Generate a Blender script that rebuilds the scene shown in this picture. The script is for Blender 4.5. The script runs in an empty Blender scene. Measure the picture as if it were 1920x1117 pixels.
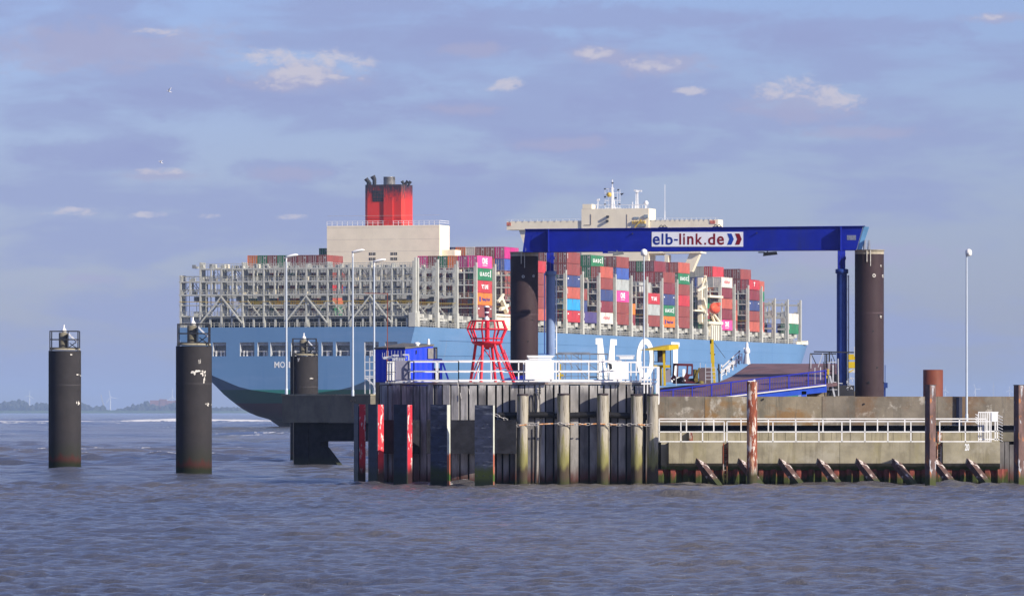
import bpy, math, random
import numpy as np
from mathutils import Vector
rad = math.radians
random.seed(7)
sc = bpy.context.scene
COL = sc.collection

# ------------------------------------------------------------------ camera
F, HY, CH = 11000.0, 771.5, 3.7          # focal length in photo pixels, horizon row, camera height
cd = bpy.data.cameras.new("camera"); cam = bpy.data.objects.new("camera", cd); COL.objects.link(cam)
cam.location = (0, 0, CH); cam.rotation_euler = (rad(90), 0, 0)
cd.sensor_width = 36; cd.lens = F/1920*36
cd.shift_y = (HY-558.5)/1920
cd.clip_start = 1; cd.clip_end = 60000
sc.camera = cam
def X(px, D): return (px-960)/F*D
def Z(py, D): return CH+(HY-py)/F*D
def P(px, py, D): return Vector((X(px, D), D, Z(py, D)))

# ------------------------------------------------------------------ world, sun, exposure
SA, SE = 55.0, 27.0                      # sun: degrees to the right of the camera's back, elevation
world = bpy.data.worlds.new("World"); sc.world = world; world.use_nodes = True
wt = world.node_tree; wt.nodes.clear()
def wn(t, **k):
    n = wt.nodes.new(t)
    for a, b in k.items(): setattr(n, a, b)
    return n
def wl(a, b): wt.links.new(a, b)
def wmath(op, a, b=None, c=None, clamp=False):
    n = wn('ShaderNodeMath', operation=op, use_clamp=clamp)
    for i, v in enumerate((a, b, c)):
        if v is None: continue
        if isinstance(v, (int, float)): n.inputs[i].default_value = v
        else: wl(v, n.inputs[i])
    return n.outputs[0]
sky = wn('ShaderNodeTexSky', sky_type='NISHITA', sun_disc=False, sun_elevation=rad(SE), sun_rotation=rad(180-SA))
sky.air_density = 1.0; sky.dust_density = 0.6; sky.ozone_density = 1.6
tint = wn('ShaderNodeMix', data_type='RGBA', blend_type='MULTIPLY'); tint.inputs[0].default_value = 1
SKYTINT = (0.575, 0.635, 1.10, 1)
tint.inputs[7].default_value = SKYTINT
wl(sky.outputs[0], tint.inputs[6])
tc = wn('ShaderNodeTexCoord'); sx = wn('ShaderNodeSeparateXYZ'); wl(tc.outputs['Generated'], sx.inputs[0])
yy = wmath('MAXIMUM', sx.outputs[1], 0.05)
U = wmath('MULTIPLY', wmath('DIVIDE', sx.outputs[0], yy), 11.0)      # sky direction, about 5 degrees per unit
V = wmath('MULTIPLY', wmath('DIVIDE', sx.outputs[2], yy), 11.0)
cmb = wn('ShaderNodeCombineXYZ'); wl(U, cmb.inputs[0]); wl(V, cmb.inputs[1])
def wnoise(sxy, scale, detail=6, rough=.6, off=0.0, dist=0.0):
    mp = wn('ShaderNodeMapping'); wl(cmb.outputs[0], mp.inputs[0]); mp.inputs['Scale'].default_value = (sxy[0], sxy[1], 1)
    mp.inputs['Location'].default_value = (off, off*.7, off*.3)
    n = wn('ShaderNodeTexNoise'); wl(mp.outputs[0], n.inputs[0]); n.inputs['Scale'].default_value = scale
    n.inputs['Detail'].default_value = detail; n.inputs['Roughness'].default_value = rough; n.inputs['Distortion'].default_value = dist
    return n.outputs[0]
def ramp01(x, a, b):
    n = wn('ShaderNodeMapRange', interpolation_type='SMOOTHSTEP'); wl(x, n.inputs[0])
    n.inputs[1].default_value = a; n.inputs[2].default_value = b
    return n.outputs[0]
nz_a = wnoise((1, 2.4), 6, 9, .66, 3.1, .5); nz_b = wnoise((1, 1.8), 22, 7, .62, 1.7, .3)
nz_f = wmath('ADD', wmath('MULTIPLY', nz_a, .72), wmath('MULTIPLY', nz_b, .28))      # fine cloud edges
nz_d = wnoise((1, 1.7), 48, 6, .65, 6.3, .3)
nz_w = wmath('ADD', wmath('ADD', wmath('MULTIPLY', nz_a, .40), wmath('MULTIPLY', nz_b, .40)), wmath('MULTIPLY', nz_d, .20))
nz_m = wnoise((1, 3.6), 2.6, 6, .55, 9.3, .2)    # long soft bands
nz_c = wnoise((1, 2.0), 16, 6, .6, 5.5)
def blob(px, py, rx, ry, a=.35, b=-.35, amt=3.0, noise=None):
    cx, cy = (px-960)/1000, (HY-py)/1000
    dx = wmath('DIVIDE', wmath('SUBTRACT', U, cx), rx/1000); dy = wmath('DIVIDE', wmath('SUBTRACT', V, cy), ry/1000)
    d = wmath('SQRT', wmath('ADD', wmath('MULTIPLY', dx, dx), wmath('MULTIPLY', dy, dy)))
    e = wmath('ADD', wmath('SUBTRACT', 1.0, d), wmath('MULTIPLY', wmath('SUBTRACT', noise or nz_f, .5), amt))
    return ramp01(e, .0, .75)
def mx(*ms):
    o = ms[0]
    for m in ms[1:]: o = wmath('MAXIMUM', o, m)
    return o
violet = mx(blob(1480, 225, 260, 42), blob(1250, 200, 330, 60), blob(560, 175, 380, 50), blob(1150, 35, 520, 34), blob(830, 205, 260, 36),
            blob(900, 75, 300, 40), blob(560, 315, 170, 30), blob(200, 290, 240, 36), blob(1000, 265, 240, 34), blob(1560, 60, 420, 40), blob(870, 320, 90, 18), blob(1230, 318, 170, 20),
            blob(300, 190, 260, 40))
pink = mx(blob(200, 90, 330, 60, amt=3.4, noise=nz_w), blob(560, 145, 150, 38, amt=3.4, noise=nz_w), blob(1120, 105, 90, 24, amt=3.4, noise=nz_w), blob(1235, 120, 110, 28, amt=3.4, noise=nz_w), blob(1050, 270, 160, 18, amt=3.4, noise=nz_w), blob(880, 95, 90, 20, amt=3.4, noise=nz_w),
          blob(1500, 200, 150, 42, amt=3.4, noise=nz_w), blob(860, 205, 120, 18, amt=3.4, noise=nz_w), blob(300, 330, 110, 14, amt=3.4, noise=nz_w), blob(170, 522, 90, 13, amt=3.4, noise=nz_w), blob(1600, 480, 260, 30, amt=3.4, noise=nz_w), blob(1880, 35, 90, 16, amt=3.4, noise=nz_w), blob(1620, 250, 160, 18, amt=3.4, noise=nz_w), blob(540, 325, 90, 16, amt=3.4, noise=nz_w))
white = mx(blob(515, 112, 85, 30, amt=4.2, noise=nz_w), blob(610, 120, 85, 32, amt=4.2, noise=nz_w), blob(560, 140, 110, 26, amt=4.2, noise=nz_w), blob(1470, 165, 85, 30, amt=4.2, noise=nz_w), blob(1550, 185, 75, 26, amt=4.2, noise=nz_w), blob(945, 160, 48, 18, amt=4.2, noise=nz_w), blob(140, 396, 75, 10, amt=4.2, noise=nz_w), blob(270, 402, 45, 8, amt=4.2, noise=nz_w), blob(1110, 100, 40, 14, amt=4.2, noise=nz_w),
           blob(1225, 118, 50, 16, amt=4.2, noise=nz_w), blob(390, 405, 28, 6, amt=4.2, noise=nz_w), blob(540, 406, 36, 7, amt=4.2, noise=nz_w), blob(1860, 32, 40, 8, amt=4.2, noise=nz_w), blob(285, 60, 55, 10, amt=4.2, noise=nz_w), blob(1300, 170, 40, 10, amt=4.2, noise=nz_w), blob(300, 322, 55, 8, amt=4.2, noise=nz_w))
def wmix(a, col, fac):
    n = wn('ShaderNodeMix', data_type='RGBA'); wl(a, n.inputs[6]); n.inputs[7].default_value = (*col, 1)
    wl(fac, n.inputs[0]); return n.outputs[2]
K = 10.0    # Background strength 0.1, so cloud radiances are written x10
base = tint.outputs[2]
c = wmix(base, (.250*K, .294*K, .50*K), wmath('MULTIPLY', ramp01(nz_m, .42, .62), .75))
c = wmix(c, (.248*K, .287*K, .495*K), wmath('MULTIPLY', violet, .66))
c = wmix(c, (.325*K, .330*K, .485*K), wmath('MULTIPLY', pink, .7))
c = wmix(c, (.52*K, .49*K, .545*K), wmath('MULTIPLY', wmath('MULTIPLY', white, ramp01(nz_b, .34, .62)), .75))
bg = wn('ShaderNodeBackground'); bg.inputs[1].default_value = 0.091; wl(c, bg.inputs[0])
wo = wn('ShaderNodeOutputWorld'); wl(bg.outputs[0], wo.inputs[0])

sd = bpy.data.lights.new("sun", 'SUN'); sun = bpy.data.objects.new("sun", sd); COL.objects.link(sun)
sd.energy = 5.0; sd.angle = rad(.5); sd.color = (1, .90, .74)
tosun = Vector((math.sin(rad(SA))*math.cos(rad(SE)), -math.cos(rad(SA))*math.cos(rad(SE)), math.sin(rad(SE))))
sun.rotation_euler = tosun.to_track_quat('Z', 'Y').to_euler()
vs = sc.view_settings; sc.display_settings.display_device = 'sRGB'
vs.view_transform = 'Standard'; vs.look = 'None'; vs.exposure = 0.44; vs.gamma = 1

# ------------------------------------------------------------------ materials
MATS = {}
def M(name, col, rough=.6, metal=0., var=.18, scale=1.5, mscale=(1, 1, 1), dirt=None, damt=.5, dscale=(1, 1, .2), dthr=(.5, .7),
      bands=None, bump=0., bscale=8., spec=.22, wave=None, coat=0., top=None):
    """procedural paint / timber / concrete: base colour varied by noise, patches of dirt, tide bands by height"""
    if name in MATS: return MATS[name]
    m = bpy.data.materials.new(name); m.use_nodes = True; t = m.node_tree; N = t.nodes; L = t.links.new
    b = N['Principled BSDF']; b.inputs['Roughness'].default_value = rough; b.inputs['Metallic'].default_value = metal
    b.inputs['Specular IOR Level'].default_value = spec
    if coat: b.inputs['Coat Weight'].default_value = coat; b.inputs['Coat Roughness'].default_value = .15
    tcn = N.new('ShaderNodeTexCoord')
    def noise(ms, s, det=5, ro=.6, off=0):
        mp = N.new('ShaderNodeMapping'); L(tcn.outputs['Object'], mp.inputs[0]); mp.inputs['Scale'].default_value = ms
        mp.inputs['Location'].default_value = (off, off, off)
        n = N.new('ShaderNodeTexNoise'); L(mp.outputs[0], n.inputs[0]); n.inputs['Scale'].default_value = s
        n.inputs['Detail'].default_value = det; n.inputs['Roughness'].default_value = ro
        return n.outputs[0]
    def mix(a, bcol, fac, k=1.0):
        n = N.new('ShaderNodeMix'); n.data_type = 'RGBA'
        if isinstance(a, tuple): n.inputs[6].default_value = (*a, 1)
        else: L(a, n.inputs[6])
        n.inputs[7].default_value = (*bcol, 1)
        if k != 1.0:
            q = N.new('ShaderNodeMath'); q.operation = 'MULTIPLY'; L(fac, q.inputs[0]); q.inputs[1].default_value = k; fac = q.outputs[0]
        L(fac, n.inputs[0]); return n.outputs[2]
    def mr(x, a, c):
        n = N.new('ShaderNodeMapRange'); n.interpolation_type = 'SMOOTHSTEP'; L(x, n.inputs[0]); n.inputs[1].default_value = a; n.inputs[2].default_value = c; return n.outputs[0]
    lo = tuple(max(0, v*(1-var)) for v in col); hi = tuple(min(1, v*(1+var)) for v in col)
    n0 = noise(mscale, scale)
    c_ = mix(lo, hi, mr(n0, .3, .7))
    if dirt: 
        dl = dirt if isinstance(dirt, list) else [(dirt, damt, dscale, dthr)]
        for i, (dc, da, ds, dt) in enumerate(dl):
            c_ = mix(c_, dc, mr(noise(ds, 1.0, 7, .65, 7.7+3*i), *dt), da)
    if bands:
        g = N.new('ShaderNodeNewGeometry'); s = N.new('ShaderNodeSeparateXYZ'); L(g.outputs['Position'], s.inputs[0])
        w = noise((2.2, 2.2, .7), 1.2, 5, .6, 21)
        for (z0, z1, bc, wob) in bands:
            q = N.new('ShaderNodeMath'); q.operation = 'MULTIPLY_ADD'; L(w, q.inputs[0]); q.inputs[1].default_value = wob; L(s.outputs[2], q.inputs[2])
            c_ = mix(c_, bc, mr(q.outputs[0], z0+wob*.5, z1+wob*.5))
    L(c_, b.inputs['Base Color'])
    if top:                                     # pale streaks running down from the top edge
        zt0, zt1, tcol = top; fz = mr(s.outputs[2], zt0, zt1); q = N.new('ShaderNodeMath'); q.operation = 'MULTIPLY'; L(fz, q.inputs[0]); L(mr(noise((5, 5, .7), 1.0, 7, .7, 33), .46, .54), q.inputs[1]); c0_ = b.inputs['Base Color'].links[0].from_socket; L(mix(c0_, tcol, q.outputs[0]), b.inputs['Base Color'])
    h = None
    if wave:                                   # corrugation (axis, period in metres, distance)
        wv = N.new('ShaderNodeTexWave'); wv.bands_direction = wave[0]; wv.inputs['Scale'].default_value = .314/wave[1]*1.0
        L(tcn.outputs['Object'], wv.inputs[0]); bp = N.new('ShaderNodeBump'); bp.inputs['Distance'].default_value = wave[2]
        L(wv.outputs[0 if wv.outputs[0].type=='VALUE' else 1], bp.inputs['Height']); h = bp.outputs[0]
    if bump:
        bp = N.new('ShaderNodeBump'); bp.inputs['Distance'].default_value = bump; bp.inputs['Strength'].default_value = .8
        L(noise(mscale, bscale, 6, .65, 3), bp.inputs['Height'])
        if h: L(h, bp.inputs['Normal'])
        h = bp.outputs[0]
    if h: L(h, b.inputs['Normal'])
    MATS[name] = m; return m

# ------------------------------------------------------------------ mesh builder
class MB:
    def __init__(s, xf=None): s.v = []; s.f = []; s.m = []; s.sm = []; s.xf = xf; s.mi = 0
    def add(s, vs, fs, smooth=False, mi=None):
        o = len(s.v)
        s.v += [tuple(s.xf(*p)) if s.xf else tuple(p) for p in vs]
        mi = s.mi if mi is None else mi
        for f in fs:
            s.f.append([i+o for i in f]); s.m.append(mi); s.sm.append(smooth)
        return s
    def box(s, x0, x1, y0, y1, z0, z1, mi=None):
        return s.add([(x0, y0, z0), (x1, y0, z0), (x1, y1, z0), (x0, y1, z0), (x0, y0, z1), (x1, y0, z1), (x1, y1, z1), (x0, y1, z1)],
              [(0, 3, 2, 1), (4, 5, 6, 7), (0, 1, 5, 4), (1, 2, 6, 5), (2, 3, 7, 6), (3, 0, 4, 7)], mi=mi)
    def rbox(s, cx, cy, w, d, z0, z1, ang, mi=None, w1=None, d1=None):
        """box turned about z by ang degrees; w along local x, d along local y; w1,d1 at the top"""
        c, n = math.cos(rad(ang)), math.sin(rad(ang)); vs = []
        for z, W, Dd in ((z0, w, d), (z1, w1 or w, d1 or d)):
            for a, b in ((-1, -1), (1, -1), (1, 1), (-1, 1)):
                x, y = a*W/2, b*Dd/2; vs.append((cx+x*c-y*n, cy+x*n+y*c, z))
        return s.add(vs, [(0, 3, 2, 1), (4, 5, 6, 7), (0, 1, 5, 4), (1, 2, 6, 5), (2, 3, 7, 6), (3, 0, 4, 7)], mi=mi)
    def tube(s, a, b, r, n=8, r2=None, caps=True, mi=None, smooth=True):
        a, b = Vector(a), Vector(b); d = (b-a); 
        if d.length < 1e-6: return s
        d.normalize(); u = d.orthogonal().normalized(); w = d.cross(u); r2 = r if r2 is None else r2
        vs = []
        for p, rr in ((a, r), (b, r2)):
            for i in range(n):
                t = 2*math.pi*i/n; vs.append(p+(u*math.cos(t)+w*math.sin(t))*rr)
        s.add(vs, [(i, (i+1) % n, n+(i+1) % n, n+i) for i in range(n)], smooth and n > 4, mi)
        if caps: s.add(vs, [tuple(range(n-1, -1, -1)), tuple(range(n, 2*n))], False, mi)
        return s
    def bar(s, a, b, w, h=None, mi=None):
        """square bar between two points"""
        a, b = Vector(a), Vector(b); d = (b-a).normalized(); up = Vector((0, 0, 1)) if abs(d.z) < .95 else Vector((0, 1, 0))
        u = d.cross(up).normalized()*(w/2); v = u.cross(d).normalized()*((h or w)/2)
        vs = [a-u-v, a+u-v, a+u+v, a-u+v, b-u-v, b+u-v, b+u+v, b-u+v]
        return s.add(vs, [(0, 1, 2, 3), (7, 6, 5, 4), (0, 4, 5, 1), (1, 5, 6, 2), (2, 6, 7, 3), (3, 7, 4, 0)], mi=mi)
    def prism(s, pts, vec, mi=None):
        """polygon extruded along vec"""
        n = len(pts); v = Vector(vec); vs = [Vector(p) for p in pts]+[Vector(p)+v for p in pts]
        return s.add(vs, [tuple(range(n)), tuple(range(2*n-1, n-1, -1))]+[(i, n+i, n+(i+1) % n, (i+1) % n) for i in range(n)], mi=mi)
    def lathe(s, c, prof, n=24, mi=None, smooth=True):
        """prof = [(radius, z)...] about the vertical through c"""
        vs = [(c[0]+r*math.cos(2*math.pi*i/n), c[1]+r*math.sin(2*math.pi*i/n), z) for r, z in prof for i in range(n)]
        fs = [(k*n+i, k*n+(i+1) % n, (k+1)*n+(i+1) % n, (k+1)*n+i) for k in range(len(prof)-1) for i in range(n)]
        s.add(vs, fs, smooth, mi); s.add(vs, [tuple(range(n-1, -1, -1)), tuple(range((len(prof)-1)*n, len(prof)*n))], False, mi); return s
    def ring(s, c, R, r, n=24, m=6, mi=None):
        vs = []
        for i in range(n):
            t = 2*math.pi*i/n
            for j in range(m):
                q = 2*math.pi*j/m; vs.append((c[0]+(R+r*math.cos(q))*math.cos(t), c[1]+(R+r*math.cos(q))*math.sin(t), c[2]+r*math.sin(q)))
        return s.add(vs, [(i*m+j, ((i+1) % n)*m+j, ((i+1) % n)*m+(j+1) % m, i*m+(j+1) % m) for i in range(n) for j in range(m)], True, mi)
    def build(s, name, mats, parent=None, origin=None):
        me = bpy.data.meshes.new(name)
        if parent is not None: origin = wloc(parent)
        o = Vector(origin) if origin is not None else Vector((0, 0, 0))
        me.from_pydata([(a-o[0], b-o[1], c-o[2]) for a, b, c in s.v], [], s.f)
        mats = mats if isinstance(mats, (list, tuple)) else [mats]
        for m in mats: me.materials.append(m)
        me.polygons.foreach_set('material_index', s.m); me.polygons.foreach_set('use_smooth', s.sm)
        me.update()
        ob = bpy.data.objects.new(name, me); COL.objects.link(ob)
        if parent is not None: ob.parent = parent
        else: ob.location = o
        return ob
def wloc(o):
    v = Vector((0, 0, 0))
    while o is not None: v += o.location; o = o.parent
    return v
def tag(o, label=None, cat=None, group=None, kind=None):
    if label: o['label'] = label
    if cat: o['category'] = cat
    if group: o['group'] = group
    if kind: o['kind'] = kind
    return o
def thing(name, loc, label, cat, group=None):
    o = bpy.data.objects.new(name, None); COL.objects.link(o); o.location = loc; o.empty_display_size = .3
    return tag(o, label, cat, group)
def copy_tree(o, parent=None):
    c = o.copy(); COL.objects.link(c); c.parent = parent
    for ch in o.children: copy_tree(ch, c)
    return c
def text_mesh(body, size, depth=.01, bold=.0, name='lettering', space=1.0):
    cu = bpy.data.curves.new(name, 'FONT'); cu.body = body; cu.size = size; cu.extrude = depth; cu.offset = bold; cu.align_x = 'LEFT'; cu.resolution_u = 4
    cu.space_character = space
    ob = bpy.data.objects.new('tmp', cu); COL.objects.link(ob); bpy.context.view_layer.update()
    dg = bpy.context.evaluated_depsgraph_get(); me = bpy.data.meshes.new_from_object(ob.evaluated_get(dg))
    bpy.data.objects.remove(ob); return me
def text_into(mb, body, x0, x1, z0, z1, fn, bold=.0, mi=None, depth=.01):
    """lettering fitted to x0..x1, z0..z1 (letter box), fn(x, z, d) -> point (d = depth outwards)"""
    me = text_mesh(body, 1.0, 1.0, bold)
    vs = [v.co for v in me.vertices]; ax = min(v.x for v in vs); bx = max(v.x for v in vs); ay = min(v.y for v in vs); by = max(v.y for v in vs)
    pts = [fn(x0+(v.x-ax)/(bx-ax)*(x1-x0), z0+(v.y-ay)/(by-ay)*(z1-z0), depth if v.z > 0 else 0) for v in vs]
    mb.add(pts, [tuple(p.vertices) for p in me.polygons], mi=mi); bpy.data.meshes.remove(me)

# common materials
white_paint = M('white_paint', (.78, .79, .80), .5, var=.06, scale=2, dirt=[((.42, .32, .22), .35, (.8, .8, 2), (.55, .75))])
black_steel = M('black_steel', (.03, .032, .04), .5)
galv = M('galvanised_steel', (.55, .57, .60), .4, metal=.3, var=.12, scale=3)
concrete_wall = M('weathered_concrete', (.235, .20, .145), .9, var=.22, scale=.9, dirt=[((.24, .135, .05), .8, (.5, .5, .9), (.48, .62)), ((.47, .45, .40), .7, (1.1, 1.1, .8), (.54, .64)), ((.10, .10, .085), .6, (2.2, 2.2, .25), (.52, .66))], bump=.015, bscale=6)
concrete_b = M('grey_concrete', (.20, .175, .14), .9, var=.2, scale=1.1, dirt=[((.46, .43, .38), .75, (1.4, 1.4, 1.6), (.56, .66)), ((.17, .10, .055), .7, (.5, .5, .5), (.48, .62)), ((.09, .09, .08), .5, (2.0, 2.0, .25), (.52, .66))], bump=.015, bscale=6)
concrete_pale = M('pale_concrete', (.30, .272, .195), .9, var=.18, scale=1.3, dirt=[((.15, .13, .09), .55, (3, 3, .3), (.53, .66)), ((.28, .25, .13), .6, (1.2, 1.2, .25), (.5, .7)), ((.52, .50, .44), .3, (.7, .7, .7), (.5, .7))], bump=.01,
                  bands=[(1.05, .85, (.07, .10, .03), .25)])
concrete_dark = M('dark_concrete', (.16, .148, .115), .9, var=.2, scale=.9, dirt=((.10, .10, .09)), damt=.6, dscale=(1.5, 1.5, .3), bump=.01)
rust_pile = M('peeling_rusty_steel', (.20, .055, .03), .8, var=.4, scale=4, mscale=(1, 1, .4), dirt=[((.58, .52, .47), .9, (4.5, 4.5, 1.1), (.505, .54)), ((.38, .15, .05), .7, (2.5, 2.5, .8), (.52, .6)), ((.05, .03, .03), .6, (3, 3, .6), (.55, .62))], bump=.01,
              bands=[(1.1, .5, (.05, .045, .02), .5), (.35, .1, (.03, .04, .015), .3)])
blue_steel = M('blue_steel', (.006, .017, .30), .5, var=.14, scale=.7, dirt=[((.02, .03, .12), .45, (.9, .9, .12), (.5, .72)), ((.02, .035, .33), .4, (.3, .3, 1.2), (.56, .7))])
navy_and_shaded_steel = M('navy_and_shaded_steel', (.02, .05, .24), .45, var=.2, scale=1.5)
# ------------------------------------------------------------------ water
def build_water():
    ys = [20.]
    while ys[-1] < 15500: ys.append(ys[-1]+((max(.14, ys[-1]*.0008) if ys[-1] < 300 else ys[-1]*.0016) if 95 < ys[-1] < 700 else ys[-1]*(.0032 if ys[-1] < 2600 else .0075)))
    ys = [-400., -60.] + ys; ys = np.array(ys)
    tn = np.concatenate([[-3, -1.2, -.6, -.35, -.25, -.2, -.16], np.linspace(-.125, .125, 380), [.16, .2, .25, .35, .6, 1.2, 3]])
    Yg, Tg = np.meshgrid(ys, tn, indexing='ij'); Xg = np.where(Yg > 20, Yg, 20)*Tg
    rg = np.random.RandomState(3); H = np.zeros_like(Xg)
    dstep = np.where(Yg < 300, np.maximum(.14, Yg*.0009), np.where(Yg < 700, Yg*.0016, Yg*.0032))
    for i in range(90):
        lam = .8*(7/.8)**rg.rand(); th = rg.normal(0, .62)+rad(12); k = 2*math.pi/lam
        a = .0036*lam**.8*(.5+rg.rand()); ph = rg.rand()*6.28
        fade = np.clip((lam/dstep-2.2)/2.5, 0, 1)
        H += fade*a*np.sin(k*(Xg*math.sin(th)+Yg*math.cos(th))+ph)
    for i in range(60):                                # the short sharp chop
        lam = .34*(1.1/.34)**rg.rand(); th = rg.normal(0, .9); k = 2*math.pi/lam
        H += np.clip((lam/dstep-2.0)/2, 0, 1)*.0085*lam*(.5+rg.rand())*np.sin(k*(Xg*math.sin(th)+Yg*math.cos(th))+rg.rand()*6.28)
    for i in range(44):                                # longer swell that still shows far out
        lam = 9*(60/9)**rg.rand(); th = rg.normal(0, .55); k = 2*math.pi/lam
        H += np.clip((lam/dstep-2.2)/2.5, 0, 1)*.008*np.interp(Yg, [250, 500, 900], [.35, .9, 1.3])*(lam/9)**.5*np.sin(k*(Xg*math.sin(th)+Yg*math.cos(th))+rg.rand()*6.28)
    patch = np.sin(Xg*.031+1.3)*np.sin(Yg*.027+.4)+np.sin(Xg*.011+Yg*.017)
    H = H*(1+.25*patch)*np.interp(Yg, [120, 220, 290, 700, 1800, 2600], [.52, .62, 1.05, 1.5, 2.2, 2.4])
    crest = np.clip((H-.175)/.07, 0, 1)
    H = H+1.5*np.clip(H, 0, 1)**2
    # the tide rip about two kilometres out: a long low ridge that breaks
    rip = np.exp(-((Yg-2010-18*np.sin(Xg*.011)-9*np.sin(Xg*.037))/38.)**2)
    H += .6*rip*(.7+.3*np.sin(Xg*.05))
    inside = np.abs(Tg) < .15
    H = np.where(inside & (Yg > 30), H, 0)
    foam = crest*np.where(Yg < 260, .6, .96)+rip*1.13
    for fx, fy, fr in ((-29.1, 382, 1.06), (-18.6, 343.5, 1.06), (-15.3, 432, 1), (.53, 295.3, .3), (2.58, 295.4, .3), (4.54, 295.4, .3), (6.24, 295.4, .3), (7.05, 295.3, .3), (11.9, 291.8, .3), (20.75, 291, .35), (25.4, 293.5, .35),
                       (-7.6, 300, .5), (-6.9, 297.3, .6), (-5.5, 294.2, .5), (-3.6, 291.7, .5), (-1.4, 290, .5)):
        dd = np.sqrt((Xg-fx)**2+((Yg-fy)*.8)**2)-fr; foam = np.maximum(foam, 1.02*np.clip(1-np.abs(dd-.1)/.45, 0, 1)**.5*(dd > -.3))
    verts = np.stack([Xg, Yg, H], -1).reshape(-1, 3).astype(np.float32)
    r, c_ = Xg.shape; idx = np.arange(r*c_).reshape(r, c_)
    q = np.stack([idx[:-1, :-1], idx[:-1, 1:], idx[1:, 1:], idx[1:, :-1]], -1).reshape(-1, 4)
    me = bpy.data.meshes.new('water'); me.vertices.add(len(verts)); me.vertices.foreach_set('co', verts.ravel())
    me.loops.add(q.size); me.loops.foreach_set('vertex_index', q.ravel().astype(np.int32))
    me.polygons.add(len(q)); me.polygons.foreach_set('loop_start', np.arange(0, q.size, 4, dtype=np.int32))
    me.polygons.foreach_set('use_smooth', np.ones(len(q), bool))
    me.update(calc_edges=True)
    at = me.attributes.new('foam', 'FLOAT', 'POINT'); at.data.foreach_set('value', foam.ravel().astype(np.float32))
    m = bpy.data.materials.new('river_water'); m.use_nodes = True; t = m.node_tree; N = t.nodes; L = t.links.new; b = N['Principled BSDF']
    tcn = N.new('ShaderNodeTexCoord')
    def noise(s, ms, det=6, ro=.6):
        mp = N.new('ShaderNodeMapping'); L(tcn.outputs['Object'], mp.inputs[0]); mp.inputs['Scale'].default_value = ms
        n = N.new('ShaderNodeTexNoise'); L(mp.outputs[0], n.inputs[0]); n.inputs['Scale'].default_value = s; n.inputs['Detail'].default_value = det; n.inputs['Roughness'].default_value = ro
        return n.outputs[0]
    def mr(x, a, c, lo=0, hi=1):
        n = N.new('ShaderNodeMapRange'); n.interpolation_type = 'SMOOTHSTEP'; L(x, n.inputs[0]); n.inputs[1].default_value = a; n.inputs[2].default_value = c
        n.inputs[3].default_value = lo; n.inputs[4].default_value = hi; return n.outputs[0]
    def mth(op, a, c):
        n = N.new('ShaderNodeMath'); n.operation = op
        for i, v in enumerate((a, c)):
            if isinstance(v, (int, float)): n.inputs[i].default_value = v
            else: L(v, n.inputs[i])
        return n.outputs[0]
    cm = N.new('ShaderNodeMix'); cm.data_type = 'RGBA'; cm.inputs[6].default_value = (.055, .062, .088, 1); cm.inputs[7].default_value = (.13, .115, .098, 1)
    L(mr(noise(.02, (1, .25, 1)), .35, .65), cm.inputs[0])
    fa = N.new('ShaderNodeAttribute'); fa.attribute_name = 'foam'
    fm = mth('MULTIPLY', fa.outputs['Fac'], noise(.35, (1, .6, 1), 8, .7))
    fn = mr(fm, .50, .58)
    sp = N.new('ShaderNodeMix'); sp.data_type = 'RGBA'; L(cm.outputs[2], sp.inputs[6]); sp.inputs[7].default_value = (.75, .74, .72, 1); L(fn, sp.inputs[0])
    L(sp.outputs[2], b.inputs['Base Color']); L(mr(fn, 0, 1, .09, .8), b.inputs['Roughness']); b.inputs['IOR'].default_value = 1.333
    bp = N.new('ShaderNodeBump'); bp.inputs['Distance'].default_value = .14; bp.inputs['Strength'].default_value = 1
    L(noise(2.2, (1, 1.2, 1), 7, .66), bp.inputs['Height'])
    bp2 = N.new('ShaderNodeBump'); bp2.inputs['Distance'].default_value = .35; L(noise(.22, (1, 1.2, 1), 5, .6), bp2.inputs['Height']); L(bp2.outputs[0], bp.inputs['Normal'])
    bp3 = N.new('ShaderNodeBump'); bp3.inputs['Distance'].default_value = .05; L(noise(7.5, (1, 1, 1), 5, .7), bp3.inputs['Height']); L(bp.outputs[0], bp3.inputs['Normal'])
    L(bp3.outputs[0], b.inputs['Normal'])
    me.materials.append(m)
    o = bpy.data.objects.new('water', me); COL.objects.link(o); tag(o, kind='structure')
build_water()

# ------------------------------------------------------------------ the container ship
TH = rad(16.6); ST, CT = math.sin(TH), math.cos(TH)
SX, SY = X(778, 1366), 1366.0
def S(s, t, z): return (SX+s*ST-t*CT, SY+s*CT+t*ST, z)           # s metres from the stern, t metres in from the near (starboard) side
def sol_s(px, t=0.):
    u = (px-960)/F; return (u*(SY+t*ST)-SX+t*CT)/(ST-u*CT)
def sol_t(px, s):
    u = (px-960)/F; return (SX+s*ST-u*(SY+s*CT))/(CT+u*ST)
def sz(py, s, t=0.): return Z(py, SY+s*CT+t*ST)
ship = thing('container_ship', S(0, 29.4, 0), 'huge light blue container ship with red funnel and cream bridge passing behind the pier', 'ship')
DZ = 23.5; BW = 58.8
hull_m = M('ship_blue_paint', (.108, .222, .405), .5, var=.05, scale=.06, mscale=(1, 1, .3),
           dirt=[((.17, .27, .46), .35, (.03, .03, .25), (.5, .7)), ((.06, .17, .36), .35, (.25, .25, .02), (.57, .7)), ((.30, .24, .22), .35, (.35, .35, .03), (.62, .74))],
           bands=[(8.95, 8.75, (.015, .15, .13), 0.), (5.8, 5.6, (.12, .022, .035), 0.)])
stern_prof = [(0, .0), (.02, .14), (.065, .36), (.12, .48), (.19, .575), (.285, .70), (.40, .82), (.525, .905), (.74, .965), (1, 1)]
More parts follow.
